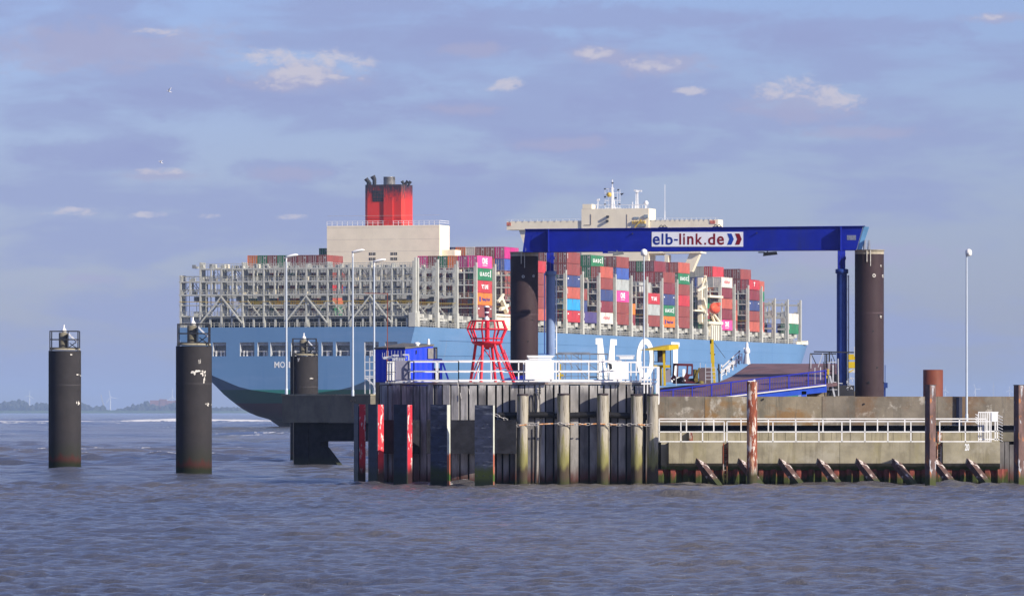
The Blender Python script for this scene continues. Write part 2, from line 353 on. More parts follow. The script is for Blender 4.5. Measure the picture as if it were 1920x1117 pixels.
def frac(q, p=1.0):
    for (a, fa_), (b, fb) in zip(stern_prof, stern_prof[1:]):
        if q <= b: return (fa_+(fb-fa_)*(q-a)/(b-a))**p
    return 1.
def hull_section(s):
    zb = float(np.interp(s, [0, 8, 15, 25, 40, 60, 80], [7.7, 4.5, 1.2, 0, -3, -8, -12]))
    p = float(np.interp(s, [0, 15, 25, 40, 60, 90, 140, 260], [1, .68, .75, .7, .55, .3, .15, .06]))
    out = []
    for i in range(19):
        q = (i/18.)**1.5; z = zb+(DZ-zb)*q; hb = BW/2*frac(q, p)
        if s > 374:                               # bow flare: narrower, and sooner lower down
            u = max(0, (s-374-26*(z-DZ)/26.)/(72+.9*(z-DZ))) if z < DZ else (s-374)/72.
            hb *= max(0.004, 1-min(1, max(0, u))**2.0)
        out.append((hb, z))
    return out
mb = MB(S)
sts = [0, 2, 5, 8, 12, 16, 20, 26, 34, 44, 60, 90, 140, 200, 260, 320, 350, 362, 368, 374, 380, 386, 392, 398, 404, 410, 416, 422, 428, 434, 440]
secs = [hull_section(s) for s in sts]
for side in (1, -1):
    vs = [(s, BW/2-side*hb, z) for s, sec in zip(sts, secs) for hb, z in sec]; n = 19
    fs = [(a*n+i, (a+1)*n+i, (a+1)*n+i+1, a*n+i+1) for a in range(len(sts)-1) for i in range(n-1)]
    mb.add(vs, fs, True)
for a in range(len(sts)-1):                        # deck
    h0, h1 = secs[a][-1][0], secs[a+1][-1][0]
    mb.add([(sts[a], BW/2-h0, DZ-.02), (sts[a], BW/2+h0, DZ-.02), (sts[a+1], BW/2+h1, DZ-.02), (sts[a+1], BW/2-h1, DZ-.02)], [(0, 1, 2, 3)], mi=1)
# transom with its mooring openings
kS = 11000/1370.
wins = [(399, 424), (450, 477), (483, 503), (507, 540), (546, 570), (575, 597), (603, 624), (630, 656), (683, 710), (722, 745)]
zt0, zt1 = Z(667, 1372), Z(641, 1372)
def tr(z0, z1, t0=None, t1=None, steps=1):
    for i in range(steps):
        za, zb2 = z0+(z1-z0)*i/steps, z0+(z1-z0)*(i+1)/steps
        ha = BW/2*frac((za-7.7)/(DZ-7.7)); hb2 = BW/2*frac((zb2-7.7)/(DZ-7.7))
        L0 = (BW/2-ha, BW/2+ha) if t0 is None else (t0, t1); L1 = (BW/2-hb2, BW/2+hb2) if t0 is None else (t0, t1)
        if t0 == 'L': L0, L1 = (t1, BW/2+ha), (t1, BW/2+hb2)
        if t0 == 'R': L0, L1 = (BW/2-ha, t1), (BW/2-hb2, t1)
        mb.add([(0, L0[0], za), (0, L0[1], za), (0, L1[1], zb2), (0, L1[0], zb2)], [(0, 1, 2, 3)])
tr(7.7, zt0, steps=24); tr(zt1, DZ, steps=3)
ts = sorted([sol_t(x, 0) for w in wins for x in w], reverse=True)
tr(zt0, zt1, 'L', ts[0]); tr(zt0, zt1, 'R', ts[-1])
for i in range(1, len(ts)-1, 2): tr(zt0, zt1, ts[i+1], ts[i])
deck_m = M('ship_deck', (.10, .12, .14), .8)
mb.build('hull', [hull_m, deck_m], ship)
seam_m = M('plate_seam', (.09, .20, .38), .6)
for z_ in (20.6, 17.3, 14.0, 10.9):
    b = MB(S); b.add([(20, -.012, z_), (372, -.012, z_), (372, -.012, z_+.09), (20, -.012, z_+.09)], [(0, 1, 2, 3)]); b.build('plate_seam', seam_m, ship)
ivory = M('ivory_paint', (.82, .74, .57), .55, var=.05, scale=.3, dirt=[((.42, .36, .30), .25, (.3, .3, .05), (.55, .75))])
ship_grey = M('ship_grey_steel', (.47, .475, .43), .6, var=.10, scale=.5, dirt=[((.26, .20, .16), .4, (.6, .6, .15), (.58, .75))])
ship_grey2 = M('ship_dark_grey_steel', (.22, .23, .24), .6, var=.2, scale=.5)
dark_m = M('dark_gap_and_shade', (.022, .026, .036), .8)
yellow_rail = M('yellow_paint', (.60, .42, .05), .5, var=.1)
wm = [M('mooring_grey', (.40, .42, .45), .6), M('mooring_white', (.65, .65, .63), .6)]
for i in range(0, len(ts)-1, 2):
    b = MB(S); t1, t0 = ts[i], ts[i+1]; d = 3.2
    b.add([(d, t0, zt0), (d, t1, zt0), (d, t1, zt1), (d, t0, zt1), (.0, t0, zt0), (0, t1, zt0), (0, t1, zt1), (0, t0, zt1)],
          [(0, 1, 2, 3), (0, 4, 5, 1), (1, 5, 6, 2), (2, 6, 7, 3), (3, 7, 4, 0)])
    for q in range(random.choice((2, 3, 3))):
        tt = t0+(t1-t0)*random.uniform(.15, .85); b.box(.5, 1.0, tt-.16, tt+.16, zt0, zt0+1.3, mi=1)
    b.box(.12, .2, t0, t1, zt0+1.05, zt0+1.15, mi=1); b.box(.8, 1.8, t0, t1, zt1-.75, zt1-.02)
    b.build('mooring_opening', wm, ship)
# painted names (white)
wht = M('lettering_white', (.80, .82, .82), .5, var=.03)
b = MB()
for ch, x0, x1 in (('M', 514.5, 524), ('O', 525.3, 534.3), ('L', 541.5, 549)):
    tL = sol_t(x0, 0); tR = sol_t(x1, 0); b = MB(); text_into(b, ch, 0, 1, Z(689, 1372), Z(677.5, 1372), lambda x, z, d: S(-.03-d, tL+(tR-tL)*x, z), bold=.02); b.build('stern_letter', wht, ship)
def side_poly(b, pts, k=-.06):
    """polygon given in photo pixels, laid on the flat starboard side"""
    ps = []
    for px, py in pts:
        s = sol_s(px, k); ps.append(Vector(S(s, k, sz(py, s, k))))
    b.prism(ps, Vector((ST*0+CT, -ST, 0))*-.04)
for pts in ([(1117, 634), (1129.5, 634), (1136, 690), (1139.5, 690), (1145, 635.5), (1156.5, 636), (1156.5, 647), (1152.5, 647), (1152.5, 712), (1143, 712), (1143, 668), (1139.8, 716), (1134.5, 716), (1129, 664), (1129, 712), (1120.5, 712), (1120.5, 645.5), (1117, 645.5)],
            [(1258.5, 641), (1274, 641.7), (1274, 650), (1271, 650), (1271, 706), (1280, 706), (1280, 692), (1285, 692), (1285, 716), (1259, 716), (1259, 706), (1262.5, 706), (1262.5, 650), (1258.5, 650)]):
    b = MB(); side_poly(b, pts); b.build('letter', wht, ship)
b = MB(); ox, oy, rx, ry = 1210., 672., 16.5, 38.; vs = []
for i in range(28):
    a0 = 2*math.pi*i/28
    for fx_, fy_ in ((1, 1), (.5, .70)):
        px, py = ox+rx*fx_*math.cos(a0), oy-ry*fy_*math.sin(a0)
        for k in (-.06, -.1): s = sol_s(px, -.06); q = S(s, k, sz(py, s, -.06)); vs.append(q)
fs = []
for i in range(28):
    a, c_ = 4*i, 4*((i+1) % 28); fs += [(a+1, c_+1, c_+3, a+3), (a, a+1, c_+1, c_)[::-1], (a+2, c_+2, c_+3, a+3)[::-1]]
b.add(vs, fs); b.build('letter', wht, ship)

# lashing bridges ------------------------------------------------------
BAY = 15.6
def sb(k): return 49+BAY*k
def make_bridge(k, stern=False, far_bow=False):
    s0 = sb(k) if not stern else .35
    b = MB(S); top = 38.0; w = 1.5
    z_l = [26.2, 31.3, 34.4, 37.4]
    tmax = BW-.3; n = 23
    if far_bow: zt = 34.5
    for i in range(12):
        t = .55+i*5.26; t = min(t, tmax-.4)
        tp = 38.8 if (i % 2 == 0) else 38.2
        if i == 11: tp = 35.8
        wd = .38
        for ds in (0, w-.35):
            b.box(s0+ds, s0+ds+.3, t-wd/2, t+wd/2, DZ, tp)
    for i in range(11):                                 # half posts in the upper storeys
        t = .55+i*5.26+2.55
        if i < 10: b.box(s0, s0+.3, t-.16, t+.16, z_l[1], 38.0)
        else: b.box(s0, s0+.3, t-.22, t+.22, z_l[1], 34.8)
    for j, z in enumerate(z_l):
        t1 = tmax-5.2 if j == 3 else tmax
        b.box(s0+.02, s0+w, .4, t1, z-.34 if j else z-.2, z)
        for zz in (z+.5, z+1.0): b.box(s0-.05, s0+.02, .4, t1, zz, zz+.07)
        t = .6
        while t < t1: b.box(s0-.05, s0+.03, t, t+.07, z, z+1.05); t += 1.27
    b.box(s0+.1, s0+w-.3, .4, tmax, 28.6, 28.8)
    b.box(s0-.05, s0+.02, .4, tmax, 29.5, 29.6, mi=1)
    b.box(s0+w-.1, s0+w, .4, tmax, 32.4, 32.5, mi=1); b.box(s0+w-.1, s0+w, .4, tmax, 35.5, 35.6, mi=1)
    for i in ((1, 2), (3, 2), (4, 5), (6, 5), (8, 9), (10, 9)):   # braces
        b.bar((s0-.1, .55+i[0]*5.26, 24.4), (s0-.1, .55+i[1]*5.26, 30.7), .36, .3)
    for i in range(11):                                 # thin struts and pipes between the posts
        t = .55+i*5.26; q = (i+k) % 3
        if q: b.bar((s0+w-.2, t+.3, z_l[q]), (s0+w-.2, t+2.4, z_l[q]+2.6), .16, .14); b.bar((s0+w-.2, t+4.8, z_l[q]), (s0+w-.2, t+2.7, z_l[q]+2.6), .16, .14)
        for dt in (1.3, 3.8): b.box(s0+w-.15, s0+w-.05, t+dt, t+dt+.1, DZ+1, 37.4 if i < 10 else 34.4, mi=2)
        b.box(s0+w+.05, s0+w+.9, t+.9, t+2.1, z_l[1]-1.6, z_l[1]-.5, mi=2)
    for i in range(22):                                 # lashing rods and boxes on the platforms
        for z in z_l[1:]:
            if random.random() < .6:
                t = .8+i*2.55+random.random(); b.box(s0+.2, s0+1.2, t, t+.7, z, z+random.uniform(.4, .95), mi=random.choice((0, 2, 3)))
    # the tall starboard post with its foot
    b.box(s0+.1, s0+.85, -.05, .3, DZ+3.4, 39.6); b.box(s0-.2, s0+1.3, -.1, .7, DZ, DZ+3.6)
    o = b.build('lashing_bridge', [ship_grey, yellow_rail, ship_grey2, ivory], ship); return o
make_bridge(-3, stern=True)
for k in range(-3, 19): make_bridge(k)
# two lower frames by the bow
for k in (19, 20, 21):
    s0 = sb(k) if k < 21 else sb(20)+15.6; b = MB(S)
    for i in range(12):
        t = .5+i*5; b.box(s0, s0+.5, t, t+.5, DZ, 35.8)
    for z in (28, 31.5, 35.2):
        b.box(s0, s0+1, .4, 55, z-.5, z); b.box(s0, s0+.1, .4, 55, z+1, z+1.1)
    b.box(s0, s0+.9, -.05, .4, DZ, 36.5)
    for i in range(10): b.box(s0+.1, s0+1, 1+i*5.2, 2.1+i*5.2, 31.5, 33)
    b.build('lashing_bridge', ship_grey, ship)
coam = M('coaming_grey', (.42, .42, .38), .6, var=.25, scale=1.2)
# coamings and passage along the deck edge, bay by bay
for k in range(-3, 21):
    s0, s1 = sb(k)+1.9, sb(k+1)-.2; b = MB(S)
    b.box(s0, s1, 2.3, BW-2.3, DZ, 26.3, mi=1)                         # near-black block standing for the shaded recess
    b.box(s0+.2, s1-3.5, .9, 2.1, 25.0, 25.65); b.box(s0+.2, s0+5.2, .7, 2.2, 25.65, 26.55)
    b.box(s1-5.0, s1-2.2, .6, 2.2, 25.3, 26.5)
    b.box(s0, s1, .3, .42, 24.55, 24.68); b.box(s0, s1, .3, .42, 24.05, 24.15)
    for i in range(11): b.box(s0+i*1.27, s0+i*1.27+.12, .3, .42, DZ, 24.65)
    b.box(s1-8, s1-6, 1.0, 2.2, DZ, 25.0, mi=2)
    b.build('hatch_coaming', [coam, dark_m, ship_grey2], ship)
# aft deck: stanchions before a near-black sheet standing for the passage's shade
b = MB(S)
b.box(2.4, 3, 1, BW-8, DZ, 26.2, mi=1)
for i in range(46): b.box(.1, .2, .8+i*1.25, .88+i*1.25, DZ, DZ+1.1)
b.box(.1, .2, .5, BW-.5, DZ+1.05, DZ+1.13); b.box(.1, .2, .5, BW-.5, DZ+.55, DZ+.62)
for i in range(20): b.box(.8, 1.2, 2+i*2.7, 2.45+i*2.7, DZ, 25.6)
b.box(1.0, 1.3, .8, BW-6, 25.55, 25.8)
b.box(1.5, 2.2, BW-5, BW-3.6, DZ, 27.3); b.box(1.5, 2.2, BW-2.6, BW-1.0, DZ, 26.4)
b.box(-.1, 1.0, -.1, 1.5, DZ, 26.8)
b.build('stern_rail', [ship_grey, dark_m], ship)

# engine casing and funnel ---------------------------------------------
sc0 = 67.; tc0, tc1 = sol_t(613, sc0), sol_t(824, sc0); zc = sz(422, sc0, 20)
b = MB(S); b.box(sc0, sc0+8.3, tc1, tc0, DZ, zc); b.box(sc0+2, sc0+7, tc1-3.3, tc1+.0, DZ, sz(468, sc0, tc1))
b.box(sc0-5, sc0-.1, tc1-2, tc0+.6, DZ, 33.6, mi=3); b.box(sc0-3, sc0-.05, tc1, tc0, 33.6, 36.6, mi=3)  # dark boxes added so the gaps in the stern lattice look shaded
for i in range(9): b.box(sc0-.02, sc0+.05, tc1+.02, tc0-.02, DZ+5+2.9*i, DZ+5.05+2.9*i, mi=2)
casing = b.build('engine_casing', [ivory, dark_m, M('ivory_seam', (.52, .47, .41), .6), M('gap_shade_slate', (.07, .07, .08), .7, var=.4, scale=.5)], ship)
for cx in (698, 738.5):
    for dx in (-3.4, 3.4):
        for py in (475, 484.5):
            b = MB(S); t0 = sol_t(cx+dx, sc0); hz_ = (sz(py-2.6, sc0, 15)-sz(py+2.6, sc0, 15))
            b.box(sc0-.04, sc0+.05, t0-.36, t0+.36, sz(py+2.6, sc0, 15), sz(py-2.6, sc0, 15)); b.box(sc0-.06, sc0-.03, t0-.03, t0+.03, sz(py+2.6, sc0, 15), sz(py-2.6, sc0, 15), mi=1)
            b.build('vent_window', [dark_m, ivory], casing)
b = MB(S); zt = zc
for t_ in np.arange(tc1, tc0+.01, (tc0-tc1)/22): b.box(sc0+.1, sc0+.2, t_, t_+.09, zt, zt+1.1)
for zz in (.55, 1.05): b.box(sc0+.1, sc0+.2, tc1, tc0, zt+zz, zt+zz+.09); b.box(sc0+.1, sc0+8.2, tc1+.02, tc1+.12, zt+zz, zt+zz+.09)
b.build('roof_rail', white_paint, casing)
red_fun = M('funnel_red', (.62, .035, .022), .5, var=.07, scale=.15, bands=[(54.6, 59.2, (.025, .02, .03), 7.5)])
f0, f1 = sol_t(758, sc0+.5), sol_t(683, sc0+.5); zf = sz(345, sc0, 18)
b = MB(S); cr = .8
pl = [(sc0+.5, f0+cr), (sc0+.5+cr, f0), (sc0+7.2, f0), (sc0+8, f0+cr), (sc0+8, f1-cr), (sc0+7.2, f1), (sc0+.5+cr, f1), (sc0+.5, f1-cr)]
b.add([(s_, t_, z_) for z_ in (zc+.01, zf) for s_, t_ in pl], [(i, (i+1) % 8, 8+(i+1) % 8, 8+i) for i in range(8)]+[tuple(range(8, 16))])
b.box(sc0+.1, sc0+.5, sol_t(736, sc0), sol_t(719, sc0), zc+.01, sz(369, sc0, 18))
funnel = b.build('funnel', red_fun, ship)
soot = M('sooty_steel', (.03, .03, .035), .6); 
b = MB(S)
for i in range(7): t_ = sol_t(699+i*3.1, sc0); b.box(sc0+.38, sc0+.5, t_-.12, t_+.12, sz(376, sc0, 18), sz(356, sc0, 18))
for py in (358, 365, 372, 376): b.box(sc0+.4, sc0+.5, sol_t(719, sc0), sol_t(698, sc0), sz(py, sc0, 18)-.1, sz(py, sc0, 18)+.1)
b.build('louvre', soot, funnel)
pc = S(sc0+4, sol_t(730, sc0+4), 0); b = MB(); b.lathe(pc, [(1.45, zf-.2), (1.45, zf+1.9), (1.5, zf+2.0), (1.2, zf+2.0), (1.2, zf+1.2)], 20)
b.build('exhaust_stack', M('exhaust_steel', (.30, .29, .28), .45, metal=.6, dirt=[((.05, .05, .05), .8, (.8, .8, .8), (.5, .6))]), funnel)
def bent_pipe(px, r, h, dx, top):
    b = MB(); c = Vector(S(sc0+3, sol_t(px, sc0+3), zf)); a = c+Vector((0, 0, h)); e = a+Vector((dx, 0, top))
    b.tube(c-Vector((0, 0, .3)), a, r, 12); b.tube(a-Vector((0, 0, r*.3)), e, r, 12, r*1.35); b.lathe(a, [(r*.7, a.z-r*.7), (r, a.z), (r*.7, a.z+r*.7)], 12)
    b.build('exhaust_pipe', soot, funnel)
bent_pipe(690.5, .42, .9, -.6, .7); bent_pipe(702, .5, 1.5, -.45, .7); bent_pipe(694, .35, .5, -.5, .5); bent_pipe(756.5, .3, .4, -.4, .5); bent_pipe(761, .32, .4, .5, .5); bent_pipe(767, .3, .3, .4, .5)

# bridge ---------------------------------------------------------------
sB = 278.
def T(px): return sol_t(px, sB)
def ZB(py): return sz(py, sB, 25)
b = MB(S)
tA, tZ = T(1346), T(950)
b.box(sB, sB+5.6, tA, tZ, ZB(429), ZB(413))                       # wing deck
b.prism([(sB, T(1346)-.02, ZB(429)), (sB, T(1322), ZB(429)), (sB, T(1283), ZB(512)), (sB, T(1262), ZB(512)), (sB, T(1305), ZB(440))], (1.6, 0, 0)) if False else None
b.box(sB-.4, sB+7, T(1217), T(1091), DZ, ZB(391))                # house
b.box(sB-.45, sB+4, T(1110), T(1093), ZB(391), ZB(382))
b.box(sB+.6, sB+7.2, T(1236), T(1217), ZB(478), ZB(430))
b.box(sB-.2, sB+6, T(1314), T(990), ZB(475.5), ZB(473))
b.box(sB, sB+3, T(1253), T(1246), ZB(520), ZB(478))
bridge = b.build('bridge_house', ivory, ship)
b = MB(S)                                                         # wing brackets
def pr(pts, s0, d, bb):
    vs = [Vector((s0, T(x), ZB(y))) for x, y in pts]; bb.prism(vs, (d, 0, 0))
pr([(971, 429), (1012, 429), (1012, 480), (989, 480)], sB+.8, 3, b)
b.build('wing_bracket', ivory, ship); b = MB(S)
pr([(1311, 429), (1331, 429), (1296, 510), (1277, 510)], sB+.8, 2.2, b)
b.build('wing_bracket', ivory, ship)
HF = [soot, M('seam_brown', (.25, .2, .17), .7), M('lamp_glass_grey', (.25, .3, .35), .3), ship_grey2, yellow_rail]
b = MB(S)                                                         # aft face details: doors, ladders, lights on the house
b.box(sB-.5, sB-.41, T(1176.8), T(1176), ZB(429), ZB(402), mi=1); b.box(sB-.52, sB-.42, T(1109.3), T(1108.5), ZB(421), ZB(401), mi=1)
b.box(sB-.52, sB-.42, T(1108.5), T(1096), ZB(421.6), ZB(420.8), mi=1)
b.build('door_seam', HF, bridge); b = MB(S)
for x, y in ((1141, 406), (1140, 414)): b.box(sB-1.3, sB-.41, T(x+2), T(x-2), ZB(y+2), ZB(y-2), mi=0)
b.build('house_lamp', HF, bridge); b = MB(S)
b.box(sB-.6, sB-.41, T(1199), T(1189), ZB(411), ZB(407), mi=2); b.box(sB-.9, sB-.41, T(1216), T(1209), ZB(409), ZB(403), mi=2)
b.box(sB-1.1, sB-.41, T(1213), T(1196), ZB(425), ZB(420), mi=3); b.bar((sB-1, T(1190), ZB(430)), (sB-1, T(1204), ZB(412)), .3, mi=4)
for i in range(8): b.box(sB-.9, sB-.42, T(1187+i*3.3)-.05, T(1187+i*3.3)+.05, ZB(420), ZB(414), mi=4)
b.build('house_fitting', [soot, M('seam_brown', (.25, .2, .17), .7), M('lamp_glass_grey', (.25, .3, .35), .3), ship_grey2, yellow_rail], bridge)
b = MB(S)
b.box(sB-.3, sB-.2, tA, T(1217), ZB(413)+.5, ZB(413)+.56)
for px in range(1225, 1346, 9): b.box(sB-.3, sB-.2, T(px)-.04, T(px)+.04, ZB(413), ZB(413)+.55)
b.build('bridge_rail', white_paint, bridge); b = MB(S)
b.box(sB-.3, sB-.2, T(1091), tZ, ZB(413)+.5, ZB(413)+.56)
for px in range(960, 1090, 12): b.box(sB-.3, sB-.2, T(px)-.04, T(px)+.04, ZB(413), ZB(413)+.55)
b.build('bridge_rail', white_paint, bridge); b = MB(S)
for px in range(1110, 1217, 5):
    b.box(sB-.3, sB-.2, T(px)-.06, T(px)+.06, ZB(401 if px < 1176 else 391), ZB(397 if px < 1176 else 391)+1.1)
    if px > 1112: b.box(sB-.3, sB-.2, T(px), T(px-5), ZB(391)+.95, ZB(391)+1.1)
for px in (1096, 1100): b.lathe(S(sB+2, T(px), 0), [(.5, ZB(382)), (.5, ZB(378)), (.2, ZB(376))], 10)
b.build('bridge_rail', white_paint, bridge)
# masts
b = MB(S); cm_ = (sB+3, T(1143)); z0, z1 = ZB(400), ZB(337)
def mast_pt(px, py, ds=3): return (sB+ds, T(px), ZB(py))
def mbar(bb, a, c, w, mi=None): bb.bar(S(*mast_pt(*a)), S(*mast_pt(*c)), w, mi=mi)
b = MB()
mbar(b, (1143, 400), (1143, 350), .55); mbar(b, (1143, 350), (1143, 336), .22); mbar(b, (1139, 400), (1142, 358), .3); mbar(b, (1149, 400), (1144, 358), .3)
for y, x0, x1 in ((389, 1129, 1158), (375, 1129, 1158), (361, 1129, 1158), (353, 1131, 1146)): mbar(b, (x0, y), (x1, y), .18)
for x in (1129, 1136, 1152, 1157): mbar(b, (x, 391), (x, 354), .1)
for x, y in ((1129, 353), (1129, 368), (1129, 382), (1149, 370), (1156, 382), (1143, 342), (1154, 355)): b.lathe(S(*mast_pt(x, y)), [(.3, ZB(y+1.3)), (.3, ZB(y-1.3))], 8, mi=1)
b.lathe(S(*mast_pt(1137, 362)), [(.5, ZB(368)), (.9, ZB(364)), (.5, ZB(360))], 10, mi=2)
b.prism([Vector(S(*mast_pt(1157, 362))), Vector(S(*mast_pt(1165, 361))), Vector(S(*mast_pt(1160, 366)))], Vector((0, .1, 0)), mi=1)
b.build('radar_mast', [white_paint, soot, yellow_rail], bridge)
b = MB()
for x in (1186.5, 1191.5): mbar(b, (x, 400), (1189 + (x-1189)*.4, 359), .35)
for y in (396, 390, 384, 378, 372, 366): mbar(b, (1187, y), (1191.5, y), .2)
mbar(b, (1183.5, 356.5), (1198, 357.8), .45); mbar(b, (1189, 360), (1189.5, 357), .9); mbar(b, (1181, 378), (1181, 396), .18); mbar(b, (1181, 384), (1193, 384), .15)
mbar(b, (1115, 400), (1116, 374), .2); mbar(b, (1112, 382), (1122, 384), .15); mbar(b, (1114, 374), (1119, 373), .5)
b.build('radar_scanner', white_paint, bridge)
b = MB(); mbar(b, (1206, 400), (1206, 383), .3); mbar(b, (1202, 391), (1210, 391), .15); c_ = S(*mast_pt(1206, 380)); b.lathe(c_, [(.2, c_[2]-.75), (.6, c_[2]-.45), (.68, c_[2]), (.5, c_[2]+.4), (.1, c_[2]+.65)], 12)
b.build('satellite_dome', white_paint, bridge)
b = MB(); mbar(b, (1241.5, 413), (1241.5, 346), .12); mbar(b, (1241.5, 413), (1241.5, 395), .2); mbar(b, (1091, 402), (1090, 390), .2); b.build('whip_aerial', white_paint, bridge)
b = MB(S)
for px, w in ((1336, 5), (954, 4)):
    for dx in (-2, 2): b.ring(S(sB-.3, T(px+dx), ZB(418)), .5, .12, 12, 5) if False else None
    b.box(sB-.12, sB-.02, T(px+w), T(px-w), ZB(421), ZB(415))
b.build('wing_marking', M('orange_mark', (.55, .16, .10), .6, var=.5, scale=3), bridge)
# cream accommodation base, provision crane and lifeboat at the side
b = MB(S)
def SP(px, py, t=0): s = sol_s(px, t); return (s, t, sz(py, s, t))
def side_box(bb, x0, x1, y0, y1, t0, t1, mi=None):
    s0, s1 = sol_s(x0, t0), sol_s(x1, t0); bb.box(s0, s1, t0, t1, sz(y1, s0, t0), sz(y0, s0, t0), mi=mi)
side_box(b, 1333, 1352, 606, 652, .25, 3); 
for i in range(5): side_box(b, 1334+i*3.8, 1335+i*3.8, 610, 640, .15, .24, mi=1)
side_box(b, 1330, 1356, 602, 607, -.2, 3); side_box(b, 1331, 1356, 553, 557, 0, 3)
b.build('side_accommodation', [ivory, ship_grey2], ship); b = MB(S)
side_box(b, 930, 957, 588, 592, -.1, 5); side_box(b, 932, 957, 594, 618, .3, 5)
b.build('side_accommodation', [ivory, ship_grey2], ship); b = MB(S)
side_box(b, 1313, 1326, 553, 583, 2.5, 6); side_box(b, 1316, 1320, 520, 604, 1.0, 2.2); side_box(b, 1303, 1326, 580, 583, .2, 3)
b.build('side_accommodation', [ivory, ship_grey2], ship)
b = MB()
def sbar(bb, a, c, w, t=.5, mi=None): bb.bar(S(*SP(*a, t)), S(*SP(*c, t)), w, mi=mi)
sbar(b, (1322, 517), (1325, 540), .6); sbar(b, (1316, 540), (1324, 517), .3); sbar(b, (1308, 545), (1325, 536), .5); sbar(b, (1312, 575), (1326, 590), .6); sbar(b, (1318, 560), (1322, 576), .9)
b.build('provision_crane', ivory, ship); b = MB()
sbar(b, (1339, 590), (1350, 604), .5); sbar(b, (1334, 590), (1340, 604), .5); b.build('boat_davit', ivory, ship); b = MB(); sbar(b, (940, 560), (950, 585), .9); sbar(b, (934, 566), (944, 552), .5); sbar(b, (938, 580), (952, 572), .7)
b.build('provision_crane', ivory, ship)
b = MB(); c_ = Vector(S(*SP(1340, 578, -.6))); ax = Vector((ST, CT, 0)); 
prof = [(-3.6, .3), (-3.0, 1.0), (-1.5, 1.5), (0, 1.6), (1.6, 1.5), (3.0, 1.05), (3.7, .3)]
vs = []
for u_, r_ in prof:
    for i in range(12):
        a_ = 2*math.pi*i/12; p = c_+ax*u_+Vector((CT, -ST, 0))*math.cos(a_)*r_*.8+Vector((0, 0, math.sin(a_)*r_)); vs.append(p)
b.add(vs, [(k*12+i, k*12+(i+1) % 12, (k+1)*12+(i+1) % 12, (k+1)*12+i) for k in range(6) for i in range(12)]+[tuple(range(11, -1, -1)), tuple(range(72, 84))], True)
lb = b.build('lifeboat_hull', M('lifeboat_orange', (.72, .10, .04), .45, var=.06), ship)
b = MB(); b.bar(c_+ax*-1+Vector((CT*1.0, -ST, 1.2)), c_+ax*1.2+Vector((CT, -ST, 1.2)), .9, .8); b.build('cockpit', MATS['lifeboat_orange'], lb)
# bow bulwark
b = MB(S); s_ = 383
b.box(372, 386, 0.05, .35, DZ, DZ+.7); b.prism([(379, .1, DZ), (386, .1, DZ), (386, .1, DZ+1.2)], (0, 2, 0))
b.build('bow_bulwark', ivory, ship)
# ------------------------------------------------------------------ containers
CC = {'maroon': (.26, .066, .056), 'wine': (.21, .04, .05), 'red': (.48, .045, .055), 'salmon': (.46, .11, .075), 'orange': (.78, .20, .03), 'green': (.03, .19, .085),
      'pink': (.80, .075, .30), 'navy': (.05, .07, .19), 'blue': (.06, .11, .38), 'cyan': (.035, .32, .66), 'grey': (.40, .43, .42), 'white': (.70, .66, .60), 'violet': (.085, .065, .20), 'magenta': (.50, .03, .20)}
CM = {k: M('container_'+k, v, .6, var=.16, scale=.5, dirt=[((.16, .09, .07), .5, (.35, .35, .25), (.56, .72)), (tuple(min(1, c*.7+.14) for c in v), .5, (.2, .2, .2), (.5, .7))], wave=('Y', .28, .04)) for k, v in CC.items()}
rod_m = M('door_bar_grey', (.48, .46, .46), .5, var=.25, scale=3)
CL, CWd, CHt = 12.2, 2.44, 2.9
cmesh = {}
def container_mesh(col):
    if col in cmesh: return cmesh[col]
    b = MB(); b.box(-CWd/2+.04, CWd/2-.04, .16, CL-.05, .05, CHt-.05)
    for x in (-CWd/2, CWd/2-.14):                       # corner posts and rails
        for y in (0, CL-.14): b.box(x, x+.14, y, y+.14, 0, CHt)
        for z in (0, CHt-.12): b.box(x, x+.1, .14, CL-.14, z, z+.12)
    for y in (0, CL-.12):
        for z in (0, CHt-.12): b.box(-CWd/2+.14, CWd/2-.14, y, y+.12, z, z+.12)
    for x in (-.86, -.36, .3, .8): b.box(x, x+.07, .03, .11, .14, CHt-.14, mi=1)
    for x in (-1.1, -.62, -.1, .05, .55, 1.04): b.box(x, x+.09, .06, .17, .1, CHt-.1)
    for x in (-.78, .38): b.box(x, x+.3, -.02, .05, 1.2, 1.28, mi=1)
    b.box(-.03, .03, .12, .165, .12, CHt-.12, mi=2)
    b.box(.35, .9, .0, .06, 2.15, 2.4, mi=1) if col in ('green', 'maroon', 'navy', 'magenta', 'pink') else None
    me = bpy.data.meshes.new('shipping_container'); me.from_pydata(b.v, [], b.f)
    for m in (CM[col], rod_m, dark_m): me.materials.append(m)
    me.polygons.foreach_set('material_index', b.m); me.update(); cmesh[col] = me; return me
logos = {}
